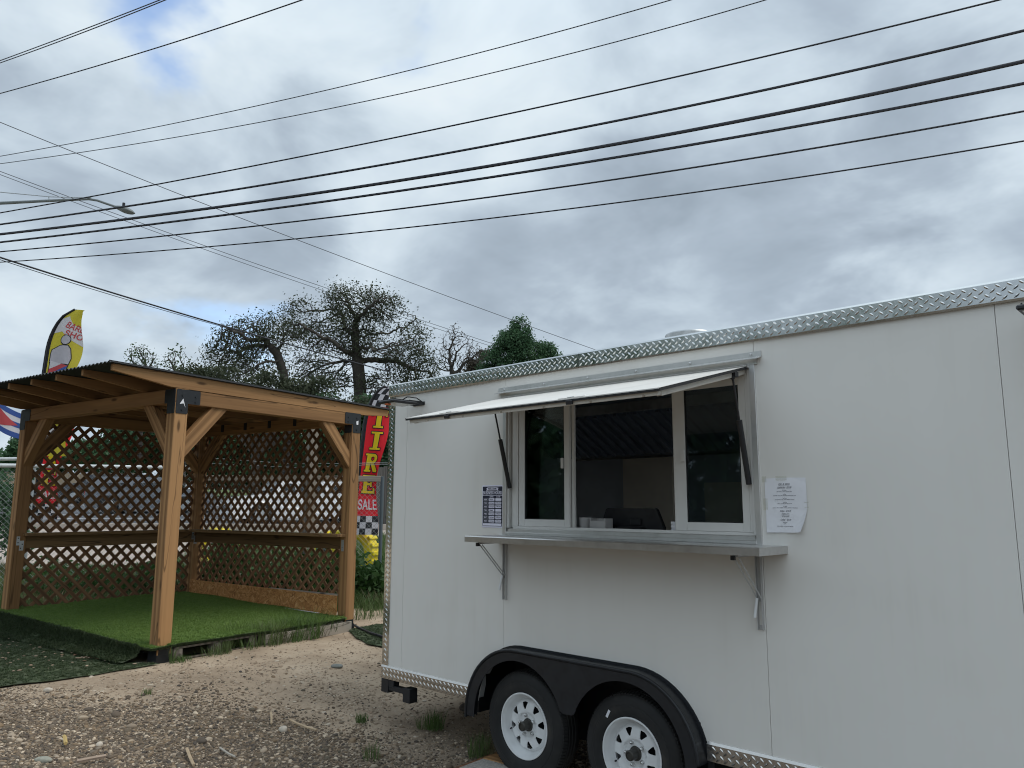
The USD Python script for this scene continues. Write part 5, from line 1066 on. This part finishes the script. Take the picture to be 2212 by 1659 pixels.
def barber_prints(w, H):
    out = [(Polygon([(0, H*.83), (w*.3, H*.85), (w*.6, H*.80), (w, H*.755), (w, H*.875), (w*.6, H*.90), (w*.25, H*.955), (0, H*.93)]), m_clothwhite, 'title_band')]
    out += [(affinity.rotate(letters('BARBER', H*.042, w*.34, H*.880, w*.95), -13, origin=(w*.34, H*.880)), m_clothpink, 'lettering'), (affinity.rotate(letters('SHOP', H*.042, w*.40, H*.825, w*.72), -13, origin=(w*.4, H*.825)), m_clothpink, 'lettering')]
    ball = Point(w*.50, H*0.795).buffer(w*.135); dome = unary_union([ball, Polygon([(w*.12, H*0.695), (w*.14, H*0.720), (w*.36, H*0.750), (w*.44, H*0.755), (w*.60, H*0.755), (w*.68, H*0.735), (w*.76, H*0.665), (w*.74, H*0.625), (w*.12, H*0.635)])])
    body = Polygon([(w*.14, H*0.645), (w*.74, H*0.615), (w*.66, H*0.395), (w*.60, H*.12), (w*.05, H*.12), (w*.12, H*0.475)])
    out += [(unary_union([dome, body]).buffer(w*.025), m_clothblack, 'outline'), (dome, m_clothgrey, 'pole_cap'), (body, m_clothwhite, 'pole_body')]
    for k in range(4):
        y = H*(.655-.115*k); out += [(Polygon([(w*.0, y-.08*H), (w*.8, y), (w*.8, y-.035*H), (w*0, y-.115*H)]).intersection(body), m_clothpink, 'red_stripe'), (Polygon([(w*0, y-.115*H), (w*.8, y-.035*H), (w*.8, y-.065*H), (w*0, y-.145*H)]).intersection(body), m_clothblue, 'blue_stripe')]
    return out
feather('feather_banner', 'yellow BARBER SHOP feather banner rising above the shelter roof', 76, 655, 985, 13.6, .60, 0, barber_prints, m_clothyellow, .46, None, .05, feather_shape, .05)
# striped flag with red triangle at the left edge
fl = thing('striped_flag', 'blue and white striped flag with red triangle at left edge', 'flag', tuple(at(-60, 1000, 13.0)))
A0 = at(-12, 853, 13.0); fw_, fh_ = .86, .46
def flagP(u, v, off=0): 
    x = u*.93; z = -.50*u-.06*np.sin(u*5)+v*(1-.15*u/fw_); n_ = .07*np.sin(u*7+v*2)+off
    base = A0-np.array(at(-60, 1000, 13.0)); return np.stack([base[0]+RH[0]*x-FH[0]*n_, base[1]+RH[1]*x-FH[1]*n_, base[2]-.45+z], -1)
def lay_flag(poly, off, mt, nm):
    m = trimesh.creation.extrude_polygon(poly, .0005, engine='earcut').subdivide_to_size(.07); v = m.vertices; m.vertices = flagP(v[:, 0], v[:, 1], off+v[:, 2]); obj(nm, m, mt, fl, 60)
lay_flag(sbox(0, 0, fw_, fh_), 0, m_clothwhite, 'cloth')
for k in (0, 2, 4): lay_flag(sbox(0, fh_*k/5, fw_, fh_*(k+1)/5), .002, m_clothblue, 'blue_stripe')
lay_flag(Polygon([(0, 0), (0, fh_), (.46, fh_/2)]), .004, m_clothpink, 'red_triangle')
q0 = at(-14, 843, 13.0); obj('pole', tube([np.array([q0[0], q0[1], gz(q0)])-np.array(at(-60, 1000, 13.0)), q0-np.array(at(-60, 1000, 13.0))], .018, 8), m_galv, fl, True)
mast = thing('lattice_mast', 'thin far mast above the trees at left edge', 'mast')
for k, px in enumerate((24, 34)):
    b, tp = at(px-6, 1005, 60), at(px+2, 925, 60); obj('leg', tube([(b[0], b[1], gz(b)), tp], .05, 5), m_galv, mast)
for py in (940, 958, 976): obj('brace', tube([at(25, py, 60), at(35, py-3, 60)], .03, 4), m_galv, mast)

# ------------------------------------------------------------------ cars across the fence
def car(loc, heading, label, body_m, L=4.5, Wd=1.8, Hh=1.55, style='suv', group='cars parked beyond the fence'):
    t = thing('parked_car', label, 'car', loc, heading, group)
    lo = [(-L/2, .45), (-L/2+.05, .95), (-L/2+.25, 1.0), (L/2-1.25, 1.0), (L/2-.2, .86), (L/2, .70), (L/2, .40), (L/2-.1, .28), (-L/2+.1, .28)]
    body = Polygon(lo).buffer(.05).difference(Point(-L/2+.85, .34).buffer(.38)).difference(Point(L/2-.85, .34).buffer(.38))
    b = prism(body, -Wd/2, Wd/2); v = b.vertices; v[:, 1] *= np.where(v[:, 2] > .8, .95, 1.0); obj('body', b, body_m, t, 30)
    cab = Polygon([(-L/2+.12, 1.0), (-L/2+.35, Hh-.02), (-L/2+.6, Hh), (.45, Hh), (.75, Hh-.05), (L/2-1.2, 1.0)])
    c = prism(cab, -Wd/2+.06, Wd/2-.06); v = c.vertices; v[:, 1] *= np.where(v[:, 2] > 1.3, .84, 1.0); obj('cabin', c, body_m, t, 30)
    for s_ in (-1, 1):
        for x0, x1 in ((-L/2+.5, -.75), (-.65, .25), (.35, .85)):
            g = Polygon([(x0, 1.04), (x0+.1, Hh-.14), (min(x1, .55), Hh-.14), (x1, 1.04)]); m = prism(g, -.01, .01); v = m.vertices; k = (v[:, 2]-1.0)/(Hh-1.0)
            v[:, 1] += s_*((Wd/2-.055)*(1-.16*np.clip(k*1.35, 0, 1))+.004); obj('side_window', m, m_carglass, t)
    for nm, xa, xb in (('windscreen', L/2-1.17, .80), ('rear_window', -L/2+.10, -L/2+.33)):
        q = np.array([(xa, -Wd*.42, 1.05), (xa, Wd*.42, 1.05), (xb, Wd*.37, Hh-.09), (xb, -Wd*.37, Hh-.09)]); q2 = q+[.03 if xa > 0 else -.03, 0, .025]
        obj(nm, trimesh.convex.convex_hull(np.vstack([q, q2])), m_carglass, t)
    for x in (-L/2+.85, L/2-.85):
        for s_ in (-1, 1):
            w = lathe([(.001, .02), (.20, .02), (.21, 0), (.33, 0), (.34, -.03), (.34, -.19), (.001, -.19)], 24); w = towards_camera_side(w); w.vertices[:, 1] *= (1 if s_ < 0 else -1); w.apply_translation((x, s_*(Wd/2-.02), .34)); 
            if s_ > 0: w.invert()
            wh = obj('wheel', w, m_rubber, t, 30)
            r = lathe([(.001, .026), (.19, .026), (.20, .02)], 20); r = towards_camera_side(r); r.vertices[:, 1] *= (1 if s_ < 0 else -1); r.apply_translation((x, s_*(Wd/2-.02), .34)); obj('rim', r, m_galv, wh)
    for s_ in (-1, 1):
        obj('headlight', bx(L/2-.10, L/2+.045, s_*Wd*.36-.16, s_*Wd*.36+.16, .66, .79, .02), m_chrome, t); obj('tail_light', bx(-L/2-.055, -L/2+.08, s_*Wd*.40-.10, s_*Wd*.40+.10, .70, .95, .02), plain('tail_red', (.35, .01, .01), .3) if not stage.GetPrimAtPath('/World/Looks/tail_red') else '/World/Looks/tail_red', t)
        obj('mirror', bx(.55, .72, s_*(Wd/2+.10)-.08, s_*(Wd/2+.10)+.08, .98, 1.12, .03), body_m, t)
    obj('grille', bx(L/2+.02, L/2+.056, -.5, .5, .46, .66, .01), m_black, t); obj('bumper', bx(L/2-.05, L/2+.075, -Wd/2+.06, Wd/2-.06, .30, .45, .03), body_m, t)
    return t
az_r = math.atan2(RH[1], RH[0])
car(gp_(645, 1110, 25.8), az_r+math.pi+.55, 'white car facing left seen through right lattice wall', m_carwhite, 4.6, 1.85, 1.6)
car(gp_(330, 1075, 31.0), az_r+.25, 'silver car seen through lattice left of the near post', m_carsilver, 4.5, 1.8, 1.45)
car(gp_(240, 1068, 38.0), az_r+math.pi, 'dark car on the road seen through left lattice wall', m_cardark, 4.4, 1.8, 1.45)

# ------------------------------------------------------------------ trees
def grow(crown_pts, root, height_dirs, step, kill, reach, n_iter=160, seed=1, trunk=None, limbs=()):
    """space colonisation: returns nodes, parents"""
    rg = np.random.default_rng(seed); A = np.array(crown_pts); N = [np.array(root, float)]; par = [-1]
    if trunk is not None:
        for q in trunk:
            while np.linalg.norm(np.array(q)-N[-1]) > step:
                d = np.array(q)-N[-1]; N.append(N[-1]+d/np.linalg.norm(d)*step); par.append(len(N)-2)
    for lb in limbs:                                         # main limbs, each leaving the wood grown so far at its nearest point
        k = int(np.argmin(np.linalg.norm(np.array(N)-np.array(lb[0]), axis=1)))
        for q in lb:
            q = np.array(q)
            while np.linalg.norm(q-N[k]) > step*1.2:
                d = q-N[k]; d = d/np.linalg.norm(d)+rg.normal(0, .30, 3); N.append(N[k]+d/np.linalg.norm(d)*step); par.append(k); k = len(N)-1
    for _ in range(n_iter):
        if len(A) == 0: break
        T = cKDTree(np.array(N)); dist, near_ = T.query(A)
        ok = dist < reach
        if not ok.any(): break
        kk = near_[ok]; d = A[ok]-np.array(N)[kk]; d /= np.linalg.norm(d, axis=1, keepdims=True)+1e-9
        uk, inv_ = np.unique(kk, return_inverse=True); acc = np.zeros((len(uk), 3)); np.add.at(acc, inv_, d); acc /= np.bincount(inv_)[:, None]
        acc += rg.normal(0, .19, acc.shape); acc /= np.linalg.norm(acc, axis=1, keepdims=True)+1e-9
        cand = np.array(N)[uk]+acc*step; far = T.query(cand)[0] > step*.35; new = {int(k): p for k, p, f_ in zip(uk, cand, far) if f_}
        added = 0
        for k, p in new.items():
            N.append(p); par.append(int(k)); added += 1
        if not added: break
        dist, _n = cKDTree(np.array(N)).query(A); A = A[dist > kill]
    return np.array(N), np.array(par)
def tree_mesh(N, par, r_tip, r_max, expo=2.3, sides=5):
    n_ = len(N); r = np.zeros(n_); ch = [[] for _ in range(n_)]
    for k in range(1, n_): ch[par[k]].append(k)
    for k in range(n_-1, -1, -1): r[k] = r_tip if not ch[k] else sum(r[c]**expo for c in ch[k])**(1/expo)
    r = r_tip*(r/r_tip)**(math.log(r_max/r_tip)/max(math.log(r[0]/r_tip), .1))
    V, F = [], []; nv = 0
    th = np.arange(sides)*2*math.pi/sides
    for k in range(1, n_):
        a, b = N[par[k]], N[k]; d = b-a; L = np.linalg.norm(d); 
        if L < 1e-6: continue
        d /= L; ref = np.array([0, 0, 1.0]) if abs(d[2]) < .9 else np.array([1.0, 0, 0]); x = np.cross(d, ref); x /= np.linalg.norm(x); y = np.cross(d, x)
        ra, rb = min(r[par[k]], r[k]*1.5), r[k]; s_ = sides if rb > r_tip*1.6 else 3; t_ = np.arange(s_)*2*math.pi/s_
        c = np.cos(t_)[:, None]*x+np.sin(t_)[:, None]*y
        V.append(a+c*ra-d*ra*.3); V.append(b+c*rb+d*rb*.3)
        for j in range(s_): p, q = nv+j, nv+(j+1) % s_; F += [(p, q, q+s_), (p, q+s_, p+s_)]
        nv += 2*s_
    return trimesh.Trimesh(np.concatenate(V), np.array(F), process=False), r, ch
def leaf_cloud(centers, per, spread, size, seed):
    rg = np.random.default_rng(seed); C = np.repeat(np.array(centers), per, 0)+rg.normal(0, spread, (len(centers)*per, 3)); n_ = len(C)
    a = rg.normal(size=(n_, 3)); a /= np.linalg.norm(a, axis=1, keepdims=True); b = np.cross(a, rg.normal(size=(n_, 3))); b /= np.linalg.norm(b, axis=1, keepdims=True)
    s_ = size*rg.uniform(.6, 1.4, (n_, 1)); V = np.stack([C-a*s_, C+b*s_*.5, C+a*s_, C-b*s_*.5], 1).reshape(-1, 3)
    i_ = np.arange(n_)*4; F = np.concatenate([np.c_[i_, i_+1, i_+2], np.c_[i_, i_+2, i_+3]]); return trimesh.Trimesh(V, F, process=False)
def crown_points(blobs, depth, n_, seed, thick=.75):
    """blobs: (px, py, rx px, ry px, weight) outline of the crown at its own distance, given real depth front to back"""
    rg = np.random.default_rng(seed); out = []; w = np.array([b_[4] if len(b_) > 4 else b_[2]*b_[3] for b_ in blobs], float); w /= w.sum(); k = depth/F_PX
    for b_, q in zip(blobs, w):
        m = int(n_*q); v = rg.normal(size=(m, 3)); v /= np.linalg.norm(v, axis=1, keepdims=True); v *= rg.uniform(.25, 1, (m, 1))**(1/2.4)
        c = at(b_[0], b_[1], depth); out.append(c+v[:, :1]*b_[2]*k*np.array([*RH, 0])+v[:, 1:2]*(b_[2]+b_[3])/2*k*thick*np.array([*FH, 0])+v[:, 2:]*b_[3]*k*np.array([0, 0, 1.0]))
    return np.concatenate(out)
def tree(label, root_px, depth, blobs, n_pts, step, r_tip, r_max, leaf_m, per, spread, size, seed, trunk_px=(), name='oak_tree', group=None, limbs=(), inner=0.0, reach=6, kill=1.05, leafprob=1.0, bark=None):
    base = at(*root_px, depth); root = np.array([base[0], base[1], gz(base)-.2]); tr = [at(px, py, depth+dd) for px, py, dd in trunk_px]
    A = crown_points(blobs, depth, n_pts, seed); A = A[meshkit.fbm(A*.55+31, 3, seed) > .40]; N, par = grow(A, root, None, step, step*kill, step*reach, 150, seed, tr, [[at(px, py, depth+dd) for px, py, dd in lb] for lb in limbs])
    t = thing(name, label, 'tree', tuple(root), 0, group); N = N-root
    m, r, ch = tree_mesh(N, par, r_tip, r_max); obj('trunk', m, bark or m_bark, t, True)
    rg = np.random.default_rng(seed); tips = np.array([N[k] for k in range(len(N)) if r[k] < r_tip*1.9 or (r[k] < r_tip*5 and rg.random() < inner)]); tips = tips[rg.random(len(tips)) < leafprob]
    obj('crown', leaf_cloud(tips, per, spread, size, seed), leaf_m, t); return t
OAK = [(765, 655, 68, 43, 7), (838, 668, 40, 34, 3), (648, 690, 46, 46, 5), (692, 725, 42, 36, 3), (897, 712, 36, 32, 2.5), (878, 770, 58, 34, 4), (926, 802, 24, 40, 2), (640, 792, 62, 26, 3), (770, 735, 62, 40, 5), (850, 832, 82, 26, 4), (700, 822, 62, 24, 3), (600, 745, 26, 30, 1.2)]
OAK2 = [(530, 735, 62, 45), (480, 765, 42, 40), (560, 790, 60, 40), (505, 810, 55, 28), (575, 705, 30, 30), (620, 740, 40, 40)]
Z4 = lambda *q: [(438.9+x*.23567, 592.5+y*.23567, dd) for x, y, dd in q]
LIMBS = [Z4((1410, 780, 0), (1330, 690, -.3), (1180, 640, -.8), (1060, 560, -1.2), (900, 480, -1.4), (830, 330, -1.5)), Z4((1405, 620, 0), (1340, 520, .3), (1280, 420, .7), (1210, 300, .9)),
         Z4((1400, 400, 0), (1330, 330, .4), (1310, 200, .5)), Z4((1410, 400, 0), (1500, 330, -.5), (1600, 230, -.8), (1670, 170, -1.0)), Z4((1420, 600, 0), (1500, 560, .8), (1700, 540, 1.2), (1880, 480, 1.3), (1960, 370, 1.2)),
         Z4((1415, 700, 0), (1560, 690, -1.0), (1750, 620, -1.6), (1940, 640, -1.8), (2030, 720, -1.8)), Z4((1425, 800, 0), (1600, 775, .5), (1820, 810, 1.0), (2010, 900, 1.2)), Z4((1415, 850, 0), (1250, 780, 1.0), (1080, 780, 1.6), (960, 880, 1.8)),
         Z4((1400, 500, 0), (1250, 480, -1.3), (1100, 420, -2.0)), Z4((1400, 560, 0), (1560, 440, 1.5), (1720, 330, 2.0))]
LIMBS2 = [Z4((640, 680, 0), (560, 580, .3), (490, 510, .5), (440, 390, .6)), Z4((560, 590, .2), (420, 600, -.4), (260, 510, -.8), (160, 440, -.9)), Z4((600, 660, 0), (470, 650, .6), (320, 700, .9), (180, 730, 1.0)), Z4((720, 780, 0), (600, 800, -.6), (470, 850, -.9)), Z4((700, 740, 0), (760, 600, .8), (740, 480, 1.0))]
tree('large spreading oak with dark twisting limbs in the centre', (783, 1000), 30, OAK, 34000, .145, .0072, .27, m_oakleaf, 7, .17, .047, 3, ((783, 900, 0), (776, 800, .1), (768, 735, 0), (769, 690, .1)), reach=9, limbs=LIMBS, inner=.35)
tree('smaller oak leaning left of the large oak', (625, 1000), 29, OAK2, 14000, .145, .0072, .17, m_oakleaf, 7, .17, .047, 4, ((622, 860, 0), (612, 800, .0), (598, 760, 0), (580, 745, 0)), reach=9, limbs=LIMBS2, inner=.35)
BARE = [(990, 755, 50, 42), (960, 775, 30, 30), (1030, 760, 28, 32), (985, 720, 22, 25)]
tree('thin bare budding tree right of the large oak', (975, 1000), 34, BARE, 5000, .16, .009, .13, m_budleaf, 1, .08, .042, 5, ((975, 850, 0), (978, 800, 0)), reach=10)
tree('small airy tree above the shelter roof, left one', (306, 1010), 38, [(300, 765, 32, 20), (312, 785, 36, 24)], 1300, .22, .012, .12, m_midleaf, 4, .13, .07, 6, ((306, 840, 0),), name='airy_tree', reach=9)
tree('airy tree above the shelter roof, nearer the small oak', (400, 1010), 38, [(395, 775, 38, 26), (415, 790, 40, 26), (375, 795, 30, 22)], 2200, .22, .012, .14, m_midleaf, 4, .13, .07, 7, ((400, 840, 0),), name='airy_tree', reach=9)
def bushy(label, root_px, depth, blobs, n_leaf, size, leaf_m, seed, name='leafy_tree', trunk_r=.14, thr=.49):
    base = at(*root_px, depth); root = np.array([base[0], base[1], gz(base)-.2]); t = thing(name, label, 'tree', tuple(root))
    pts = crown_points(blobs, depth, n_leaf, seed, .8)-root; rg = np.random.default_rng(seed); nz = meshkit.fbm(pts*1.5+50, 3, seed); pts = pts[nz > thr+rg.normal(0, .05, len(pts))]
    obj('crown', leaf_cloud(pts, 2, .10, size, seed), leaf_m, t)
    tops = [np.array(at(b_[0], b_[1], depth))-root for b_ in blobs]; obj('trunk', cat([tube([(0, 0, 0), tops[0]*[.1, .1, .5], tp], [trunk_r, trunk_r*.7, .03], 7) for tp in tops]), m_bark, t, True); return t
bushy('dense green tree with pointed top behind trailer roof', (1105, 1000), 36, [(1123, 718, 22, 36), (1105, 748, 42, 34), (1132, 770, 52, 38), (1085, 790, 55, 38), (1110, 860, 66, 55), (1110, 940, 50, 50)], 36000, .058, m_greenleaf, 8)
bushy('low green tree right of the pointed green tree', (1180, 1000), 36, [(1178, 762, 24, 22), (1190, 790, 40, 26), (1185, 860, 50, 55), (1183, 930, 40, 45)], 16000, .058, m_greenleaf, 9)
bushy('brown green tree between bare tree and pointed green tree', (1045, 1000), 37, [(1048, 785, 40, 28), (1040, 820, 50, 30), (1045, 900, 45, 55)], 11000, .06, m_budleaf, 10)
SH = [(480, 812, 60, 22), (420, 815, 50, 18), (560, 830, 70, 26), (640, 850, 80, 30), (730, 870, 80, 30), (690, 838, 40, 22)]
bushy('dark olive tree mass low behind the shelter roof', (560, 1000), 26, SH, 13000, .055, m_oakleaf, 11, trunk_r=.2)
bushy('dark green hedge tree behind the right lattice wall', (560, 1030), 50, [(500, 950, 150, 90), (650, 940, 150, 100), (800, 960, 120, 90), (560, 1020, 220, 40), (330, 940, 110, 70)], 30000, .16, m_greenleaf, 12, trunk_r=.2, thr=.40)
bushy('deep green undergrowth behind the right TIRE banner', (830, 1040), 27, [(830, 950, 45, 60), (800, 900, 40, 40), (850, 1000, 40, 40)], 6000, .10, m_greenleaf, 13)
bushy('green trees across the road seen through left lattice', (200, 1035), 70, [(60, 1000, 110, 30), (250, 985, 130, 40), (420, 960, 100, 70)], 14000, .22, m_greenleaf, 14, trunk_r=.2, thr=.44)
bushy('leafy tree below the striped flag at left edge', (45, 1010), 55, [(48, 970, 28, 36), (10, 1000, 40, 20)], 2600, .16, m_greenleaf, 15)
bushy('green shrub behind the fence at left edge', (-15, 1170), 13.4, [(-10, 1110, 60, 80), (20, 1160, 40, 50)], 2200, .05, m_greenleaf, 16, 'green_shrub', .04)
# vines and weeds along the fence
def fence_greens(name, label, p0, p1, dpt, n_, hh, mt, size, seed):
    rg = np.random.default_rng(seed); A, B = at(*p0, dpt)[:2], at(*p1, dpt)[:2]; u_ = rg.random(n_); xy = A+(B-A)*u_[:, None]+rg.normal(0, .22, (n_, 2)); prof = hh*(.45+.9*meshkit.noise(np.c_[u_*9, u_*0, u_*0], seed))
    z = G(xy[:, 0], xy[:, 1])+prof*rg.random(n_)**.8; return tag(obj(name, leaf_cloud(np.c_[xy, z], 1, .02, size, seed), mt), label, kind='stuff')
fence_greens('vine', 'broad leaved green vine along foot of the right fence', (450, 1200), (835, 1200), 11.7, 5200, .75, m_vine, .055, 21)
fence_greens('weeds', 'mixed weeds along foot of the left fence', (60, 1230), (440, 1230), 11.6, 2600, .5, m_vine, .045, 22)
def grass_band(label, s0, s1, l0, l1, n_, h, seed, mats):
    rg = np.random.default_rng(seed); S, L = rg.uniform(s0, s1, n_), rg.uniform(l0, l1, n_); P = CAM[:2]+S[:, None]*FH+L[:, None]*RH
    ok = ~((((P-PB[:2])@pex) > -PL-.25) & (((P-PB[:2])@pex) < .2) & (((P-PB[:2])@pey) > -.3) & (((P-PB[:2])@pey) < PWD+.15)); P = P[ok]; n_ = len(P)
    instancer('grass', [blades(16, h, .08, .7, .005) for _ in range(4)], mats, np.c_[P, G(P[:, 0], P[:, 1])-.01], rg.uniform(0, 6.28, n_), rg.uniform(.5, 1.3, n_), rg.integers(0, 4, n_), kind='stuff', label=label)
grass_band('long green grass on both sides of the fence', 10.9, 15.0, -11, 1.5, 5200, .20, 31, [m_weed, m_weed, m_dryweed, m_weed])
grass_band('green verge grass beyond the fence on the right', 15.0, 21.8, -7.0, 3, 4200, .22, 32, [m_weed]*4)
tb = thing('landscape_timber', 'weathered timber edging along foot of right fence', 'timber'); A, B = at(760, 1240, 11.9), at(826, 1245, 11.8)
obj('timber', bx(-1.2, 1.2, -.05, .05, -.06, .06, .006), m_greywood, tb, M=frame((*(A+B)[:2]/2, gz((A+B)/2)+.30), (*(B-A)[:2], 0)))

# ------------------------------------------------------------------ overhead lines and street lamp
def wire(label, pts, d0, d1, r, mt, name='power_line', cat_='power line', n_=44, ext=(.5, .5)):
    """a hanging line: picture points give directions, d0 and d1 its distance at both ends"""
    pts = np.array(pts, float); x = pts[:, 0]; co = np.polyfit(x, pts[:, 1], 2 if len(pts) > 2 else 1); L = x[-1]-x[0]
    xx = np.linspace(x[0]-ext[0]*L, x[-1]+ext[1]*L, n_); inv = np.interp(xx, [x[0], x[-1]], [1/d0, 1/d1]); k = (1/d1-1/d0)/L; inv = 1/d0+k*(xx-x[0])
    P = np.array([at(a_, np.polyval(co, a_), 1/max(i_, .012)) for a_, i_ in zip(xx, inv)])
    return tag(obj(name, tube(P, r, 6), mt, smooth=True), label, cat_)
wire('upper of the twin wires crossing the top left corner', [(0, 131), (172, 67), (345, 0)], 19, 15, .011, m_cablegrey)
wire('lower of the twin wires crossing the top left corner', [(0, 136), (180, 70), (357, 0)], 19, 15, .011, m_cablegrey)
wire('single wire below the twin wires at top left', [(0, 202), (330, 106), (652, 0)], 19, 14, .012, m_cable)
wire('thin grey wire from left edge to top edge, upper of two', [(0, 337), (553, 231), (1106, 93), (1453, 0)], 20, 13, .010, m_cablegrey)
wire('thin grey wire from left edge to top edge, lower of two', [(0, 353), (553, 268), (1106, 145), (1656, 0)], 20, 12.5, .010, m_cablegrey)
wire('black line passing just over the street lamp arm, topmost reaching right edge', [(0, 458), (553, 361), (1106, 244.5), (1660, 116), (2166, 0)], 15, 9.5, .013, m_cable)
wire('thick black cable in front of the street lamp head', [(0, 482), (553, 409), (1106, 302), (1660, 190), (2212, 68)], 15, 9.0, .019, m_cable)
wire('thickest black cable bundle across the sky', [(0, 504), (553, 441), (1106, 348.5), (1660, 247), (2212, 134)], 15, 8.8, .026, m_cable, 'cable_bundle')
wire('black cable just under the thickest bundle', [(0, 522), (553, 459), (1106, 374), (1660, 283), (2212, 181)], 15, 8.8, .020, m_cable)
wire('second lowest black line sloping across the sky', [(0, 543), (553, 490), (1106, 419), (1660, 335), (2212, 241)], 15, 9.0, .013, m_cable)
wire('lowest black line sloping across the sky', [(0, 566), (553, 525), (1106, 466), (1660, 392), (2212, 305)], 15, 9.0, .0105, m_cable)
wire('faint wire descending right toward the trailer roof', [(0, 264), (500, 463), (1015, 658), (1285, 755)], 22, 34, .012, m_cablegrey)
wire('upper of two faint wires descending behind the oak', [(0, 370), (350, 498), (705, 622), (920, 695), (1060, 741)], 24, 36, .011, m_cablegrey)
wire('lower of two faint wires descending behind the oak', [(0, 377), (350, 506), (705, 630), (920, 702), (1055, 746)], 24, 36, .010, m_cablegrey)
wire('black service cable descending in front of the oak', [(0, 556), (327, 658), (439, 691), (571, 729), (698, 765), (804, 793)], 17, 27, .021, m_cable, 'service_cable', ext=(.5, .05))
wire('thin cable just below the black service cable', [(0, 561), (160, 612), (320, 661), (520, 716)], 17, 24, .009, m_cable, 'service_cable', ext=(.5, .0))
LD = 20.0
lamp = thing('street_lamp', 'grey street lamp head on a long arm among the wires', 'street lamp', tuple(at(-300, 1050, LD)))
lo = np.array(at(-300, 1050, LD)); lo[2] = gz(lo)
stage.GetPrimAtPath(lamp.GetPath()).GetAttribute('xformOp:transform').Set(Gf.Matrix4d().SetTranslate(Gf.Vec3d(*lo)))
ap = np.array([at(px, py, LD) for px, py in ((-300, 452), (-150, 445), (0, 439), (100, 434), (190, 430), (210, 433), (230, 440), (248, 446))])-lo
obj('arm', tube(ap, [.055, .05, .042, .036, .032, .03, .03, .03], 10), m_lamp, lamp, True)
obj('stay_rod', tube(np.array([at(-300, 400, LD), at(0, 415, LD), at(108, 425, LD), at(192, 427, LD)])-lo, .012, 6), m_galv, lamp, True)
obj('strut', tube(np.array([at(105, 425, LD), at(106, 434, LD)])-lo, .012, 6), m_galv, lamp); obj('clamp', (lambda m: (m.apply_translation(np.array(at(193, 428, LD))-lo), m)[1])(trimesh.creation.icosphere(1, .05)), m_lamp, lamp)
h0, h1 = np.array(at(246, 446, LD))-lo, np.array(at(292, 461, LD))-lo; hd = h1-h0; HL = np.linalg.norm(hd)
hm = trimesh.creation.icosphere(3, 1.0); v = hm.vertices.copy(); t_ = (v[:, 0]+1)/2
wd = np.interp(t_, [0, .15, .5, .85, 1], [.6, .75, 1, .95, .5]); hm.vertices = np.c_[v[:, 0]*HL/2+HL/2, v[:, 1]*.16*wd, np.where(v[:, 2] > 0, v[:, 2]*.085, v[:, 2]*.075)*wd]
Mf = frame(h0, hd); hm.vertices = hm.vertices@Mf[:3, :3]+h0; obj('head', hm, m_lamp, lamp, True)
pc = np.array(at(267, 444, LD))-lo; obj('photocell', tube([pc-[0, 0, .03], pc+[0, 0, .07]], .035, 10), m_blackmetal, lamp)
pole = thing('utility_pole', 'wooden utility pole carrying the lamp arm outside the left edge', 'pole', tuple(lo)); obj('pole', tube([(0, 0, -.3), (0, 0, 12.5)], [.17, .11], 12), m_greywood, pole, True)

# ------------------------------------------------------------------ trees behind the camera, mirrored in plate and panes
BEHIND = [(-24, -13, 8.2, 3.8, 'broad'), (-17.5, -16, 7.6, 3.4, 'wide'), (-12, -17, 8.6, 3.3, 'tall'), (-7, -18, 7.0, 3.2, 'round'), (-2, -19, 7.6, 3.2, 'pointed'), (20, -14, 6.0, 3.4, 'bushy')]
for k, (x, y, h, r, word) in enumerate(BEHIND):
    t = thing('roadside_tree', word+' dense green tree across the street behind the viewer', 'tree', (x, y, gz((x, y))), 0, 'trees behind the viewer'); rg = np.random.default_rng(90+k)
    c = rg.normal(size=(1500, 3)); c /= np.linalg.norm(c, axis=1, keepdims=True); c *= rg.uniform(.3, 1, (1500, 1))**.4; c = c*[r, r, h*.48]+[0, 0, h*.52]; nz = meshkit.fbm(c*.6+k*9, 2, k); c = c[nz > .33]
    obj('crown', leaf_cloud(c, 3, .25, .30, k), m_greenleaf, t); obj('trunk', tube([(0, 0, -.2), (0, 0, h*.6)], [.2, .08], 8), m_bark, t, True)
